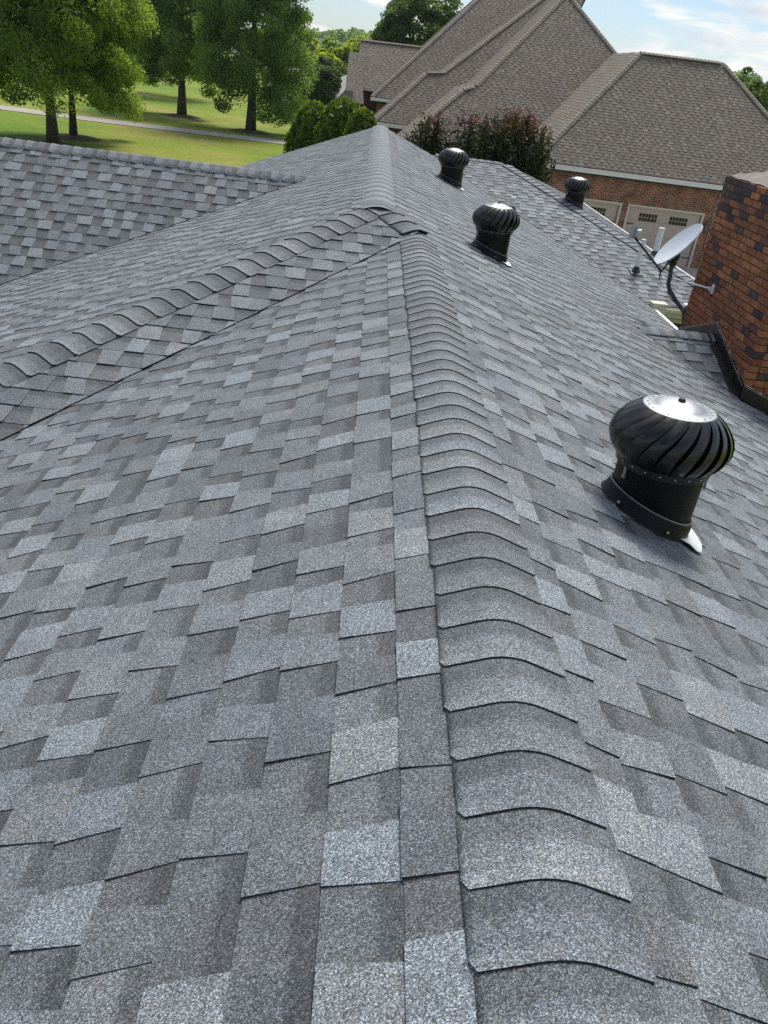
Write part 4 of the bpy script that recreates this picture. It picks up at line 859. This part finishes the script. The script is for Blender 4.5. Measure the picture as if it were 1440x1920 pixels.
# small dark metal porch roof
pp = [at_y(625, 193, 47.5), at_y(646, 170, 49.0), at_y(662, 172, 49.0), at_y(664, 198, 47.5)]
bm = bmesh.new(); prism(bm, pp, (0, 0, -0.06))
for k in range(6): a, b_ = pp[0].lerp(pp[3], (k + .5) / 6), pp[1].lerp(pp[2], (k + .5) / 6); tube(bm, [a + V3((0, 0, .02)), b_ + V3((0, 0, .02))], 0.03, 4)
npart(bm, 'porch_roof', M_STANDSEAM)
bm = bmesh.new(); box(bm, (pp[0].x, 47.45, pp[0].z - 0.24), (pp[3].x, 47.56, pp[0].z - 0.05)); npart(bm, 'fascia', M_WHITE)
bm = bmesh.new(); box(bm, (pp[0].x + .3, 47.9, GZ), (pp[3].x, 49.2, pp[0].z - 0.24)); npart(bm, 'wall', M_WALL)

# far house behind the low roofs
fhs = tag(empty('far_house', (-6, 92, GZ)), 'small far house with pale grey roof seen past the brown roof edge', 'house')
q = at_y(640, 165, 92); bm = bmesh.new(); box(bm, (-3, 0, 0), (5, 6, q.z - GZ - 1.0)); bm_obj('wall', bm, M_TAN, fhs)
bm = bmesh.new(); prism(bm, [V3((-3.5, -0.6, q.z - GZ - 1.1)), V3((5.5, -0.6, q.z - GZ - 1.1)), V3((5.5, 3, q.z - GZ + 1.0)), V3((-3.5, 3, q.z - GZ + 1.0))], (0, 0, 0.15)); prism(bm, [V3((-3.5, 6.6, q.z - GZ - 1.1)), V3((5.5, 6.6, q.z - GZ - 1.1)), V3((5.5, 3.01, q.z - GZ + 1.0)), V3((-3.5, 3.01, q.z - GZ + 1.0))], (0, 0, 0.15)); bm_obj('roof', bm, M_PALEROOF, fhs)

# ------------------------------------------------------------------ shrubs between the houses
def cone_bush(label, loc, h, r, n, seed, lean=0):
    t = tag(empty('arborvitae', loc), label, 'evergreen bush', 'evergreen bushes beyond the far rake')
    g = np.random.default_rng(seed); z = g.random(n) ** 0.9; prof = np.where(z < 0.5, 0.9 + 0.2 * z, np.clip(1 - np.abs((z - 0.5) / 0.5) ** 2.6, 0, 1) ** 0.5)
    a = g.random(n) * 2 * PI; lump = 1 + 0.08 * np.sin(a * 3 + z * 7 + seed) + 0.07 * np.sin(a * 7 - z * 15 + 2 * seed) + 0.06 * np.sin(a * 15 + z * 31); rr = r * prof * lump * (0.72 + 0.32 * g.random(n) ** 0.5)
    zz_ = z * h + 0.10 * g.random(n) ** 3; P = np.stack([rr * np.cos(a), rr * np.sin(a), zz_], 1); nr = np.stack([np.cos(a), np.sin(a), 0.5 + 0 * a], 1) + g.normal(size=(n, 3)) * 0.5
    ti = 0.25 + 0.5 * g.random(n) * (0.5 + 0.5 * (np.sin(a * 4 + z * 9 + seed) > 0)); obj('foliage', leaf_mesh('foliage', P, nr, 0.16 * (0.6 + 0.8 * g.random(n)), ti, M_LEAF_E, 0.5), t)
    bm = bmesh.new(); tube(bm, [(0, 0, 0), (0, 0, h * 0.8)], [0.09, 0.02], 7); bm_obj('stem', bm, M_BARK, t); return t
b1, b2, b3 = at_y(588, 240, 31), at_y(645, 225, 30), at_y(680, 225, 29)
cone_bush('rounded dark evergreen bush at the left of the pair behind the roof', (b1.x, 31, GZ), at_y(592, 196, 31).z - GZ, 0.86, 16000, 1)
cone_bush('lighter evergreen bush close to the brown roof eave', (b2.x, 30, GZ), at_y(650, 189, 30).z - GZ, 0.98, 18000, 2)
cone_bush('low bright evergreen bush nearest the neighbour brick wall', (b3.x, 29, GZ), at_y(682, 208, 29).z - GZ, 0.66, 10000, 3)
def myrtle(label, loc, h, rx, n, shoots, seed):
    t = tag(empty('crape_myrtle', loc), label, 'shrub', 'red tipped shrubs beside the neighbour wall'); g = np.random.default_rng(seed); P, T, ti = [], [], []
    bm = bmesh.new(); Pr = []
    for i in range(shoots):
        a = g.random() * 2 * PI; s = g.random() ** 0.55; bx, by = s * rx * math.cos(a), s * rx * 0.8 * math.sin(a); top = h * (0.98 - 0.13 * s ** 3) * (0.82 + 0.2 * g.random()); z0 = h * 0.12
        m_ = max(8, int(n / shoots)); u = g.random(m_) ** 0.6; cx = bx * (0.6 + 0.4 * u); cy = by * (0.6 + 0.4 * u); cz = z0 + (top - z0) * u; sp = 0.22 * (1.08 - u ** 1.5) + 0.03
        P.append(np.stack([cx + g.normal(size=m_) * sp, cy + g.normal(size=m_) * sp, cz + g.normal(size=m_) * 0.06], 1)); ti.append(0.15 + 0.6 * g.random(m_) + 0.2 * (g.random() - .5))
        if top > 0.88 * h and g.random() < 0.6:
            k = 24; u = g.random(k); Pr.append(np.stack([bx + g.normal(size=k) * 0.035, by + g.normal(size=k) * 0.035, top - 0.10 + 0.36 * u], 1))
        if i % 6 == 0: tube(bm, [(bx * .15, by * .15, 0), (bx * .5, by * .5, h * .4), (bx, by, top)], [0.04, 0.025, 0.006], 5)
    P = np.concatenate(P); nr = g.normal(size=P.shape) + np.array([0, -0.2, 0.5]); obj('foliage', leaf_mesh('foliage', P, nr, 0.095 * (0.6 + 0.8 * g.random(len(P))), np.concatenate(ti), M_LEAF_F, 0.55), t)
    Pr = np.concatenate(Pr); ft = obj('flower_tips', leaf_mesh('flower_tips', Pr, g.normal(size=Pr.shape), 0.06 * (0.6 + 0.8 * g.random(len(Pr))), g.random(len(Pr)), M_LEAF_R, 0.7), t); ft['kind'] = 'stuff'
    bm_obj('stems', bm, M_BARK, t); return t
m1, m2 = at_y(808, 240, 25), at_y(940, 260, 24)
myrtle('smaller red tipped shrub at the left before the brown hip', (m1.x, 25, GZ), at_y(815, 222, 25).z - GZ, 0.80, 16000, 120, 1)
myrtle('wide red tipped shrub in front of the brown roof valley', (m2.x + 0.05, 24, GZ), at_y(940, 208, 24).z - GZ, 1.50, 48000, 330, 2)

# ------------------------------------------------------------------ trees behind the neighbour and across the field
q = at_y(788, 45, 78); tree('dark_tree', 'dark dense tree rising behind the brown roof ridge', 'tree', (q.x, 78, GZ), 8, 0.28, (0, 0, q.z - GZ - 0.6), (2.9, 2.9, 3.2), 22000, 120, 0.8, 0.26, M_LEAF_D, 21, lowcut=-1)
q = at_y(1406, 165, 62); tree('dark_tree', 'upright green tree right of the garage roof hip', 'tree', (q.x, 62, GZ), 6, 0.2, (0, 0, q.z - GZ - 1.75), (1.15, 1.3, 2.6), 9000, 70, 0.5, 0.22, M_LEAF_D, 22, lowcut=-1)
q = at_y(1440, 190, 66); tree('light_tree', 'pale green tree at the right edge behind the garage roof', 'tree', (q.x + .3, 66, GZ), 4, 0.18, (0, 0, q.z - GZ - 1.0), (1.4, 1.4, 2.2), 7000, 60, 0.5, 0.24, M_LEAF_C, 23, lowcut=-1)
q = at_y(605, 160, 92); tree('dark_tree', 'compact dark tree at the field edge right of the tall maple', 'tree', (q.x, 92, GZ), 4, 0.2, (0, 0, q.z - GZ + 0.1), (1.75, 1.75, 2.15), 9000, 70, 0.65, 0.30, M_LEAF_D, 24, lowcut=-1)
FAR = [(548, 112, 150, 6.5), (572, 96, 165, 6.0), (596, 82, 158, 5.2), (622, 78, 170, 5.6), (643, 98, 150, 4.6), (660, 72, 185, 6.0), (690, 66, 200, 6.5), (712, 78, 190, 5.2), (738, 72, 205, 6.0), (530, 90, 195, 7.0), (610, 100, 140, 3.6), (235, 20, 190, 9.0), (330, 30, 200, 8.5), (20, 60, 170, 8.5), (120, 90, 180, 8.0)]
FLAB = ['pale tree touching the right edge of the tall maple crown', 'pale green tree second right of the tall maple across the field', 'narrow bright tree straight above the compact dark tree',
        'darker tree above the gap between compact dark tree and brown roof', 'short bright tree against the left end of the low brown roof', 'bright tree just over the left end of the low brown ridge',
        'bright tree over the middle of the low brown ridge', 'small bright tree over the low brown ridge left of the dark tree', 'darker tree low behind the dense dark tree',
        'large bright tree mostly hidden behind the tall maple crown', 'shortest bright tree in front of the others beside the compact dark tree', 'big pale tree glimpsed between the bright oak and dark round tree',
        'big pale tree glimpsed between the dark round tree and the maple', 'far tree glimpsed through the lower left of the broad oak', 'far tree glimpsed below the middle of the broad oak']
for i, (px, py, Y, rr) in enumerate(FAR):
    q = at_y(px, py, Y); h = max(4.0, q.z - GZ)
    t = tree('distant_tree', FLAB[i], 'tree', (q.x, Y, GZ), h * 0.6, 0.3, (0, 0, h * 0.55), (rr * 0.62, rr * 0.62, h * 0.48), 6000, 60, rr * 0.19, 0.62, M_LEAF_C if i % 5 != 3 else M_LEAF_B, 40 + i, group='bright trees across the field', lowcut=-1, limbs=5)
# wooded hillside: one mass
g = np.random.default_rng(99); Ps, Ns, Ts, Ss = [], [], [], []
for i in range(900):
    x, y = g.uniform(-300, 420), g.uniform(430, 690)
    if abs(x / y) > 0.75: continue
    R_ = g.uniform(3.0, 5.2); hh = g.uniform(4.5, 7.5); c = np.array([x, y, hill_h(x, y) + hh * 0.22]); n = 130
    d = g.normal(size=(n, 3)); d /= np.linalg.norm(d, axis=1, keepdims=True); d[:, 2] = np.abs(d[:, 2]) * 1.1 - 0.25
    Ps.append(c + d * np.array([R_, R_, hh * 0.75]) * (0.7 + 0.4 * g.random((n, 1)))); Ns.append(d + g.normal(size=(n, 3)) * 0.6); Ts.append(np.clip(0.35 * g.random() + 0.55 * g.random(n), 0, 1)); Ss.append(g.uniform(1.0, 2.2, n))
o = obj('forest', leaf_mesh('forest', np.concatenate(Ps), np.concatenate(Ns), np.concatenate(Ss), np.concatenate(Ts), M_LEAF_B, 0.8)); tag(o, 'far wooded hillside on the horizon', 'forest', kind='stuff')

# ------------------------------------------------------------------ dry straws blown onto the roof
for (a, b_, c, lab) in (((1045, 914), (1060, 925), (1052, 918), 'short dry straw lying on the slope left of the nearest vent'), ((1286, 1152), (1326, 1192), (1308, 1168), 'longer dry straw lying on the slope below the nearest vent')):
    P = [on_S(*q, SD) + SD.N * 0.011 for q in (a, c, b_)]; bm = bmesh.new(); tube(bm, P, [0.0012, 0.0014, 0.0008], 5)
    tube(bm, [P[1], P[1] + (P[2] - P[0]).cross(SD.N) * 0.25 + SD.N * 0.004], [0.001, 0.0006], 4); o = bm_obj('dry_straw', bm, M_STRAW); tag(o, lab, 'straw', 'dry straws on the roof')

# ------------------------------------------------------------------ summer haze: one even block of air round the whole place
bm = bmesh.new(); box(bm, (-1590, -290, GZ - 1.0), (1590, 2590, 45.0)); hz = bm_obj('haze', bm, bpy.data.materials.new('haze_air')); hm = hz.data.materials[0]; hm.use_nodes = True; ht = hm.node_tree; ht.nodes.clear()
pv = N(ht, 'ShaderNodeVolumePrincipled'); pv.inputs['Color'].default_value = (0.82, 0.9, 1.0, 1); pv.inputs['Density'].default_value = 0.00013; pv.inputs['Anisotropy'].default_value = 0.3
ho = N(ht, 'ShaderNodeOutputMaterial'); ht.links.new(pv.outputs[0], ho.inputs['Volume']); tag(hz, 'thin summer haze that pales the far hill', kind='stuff')
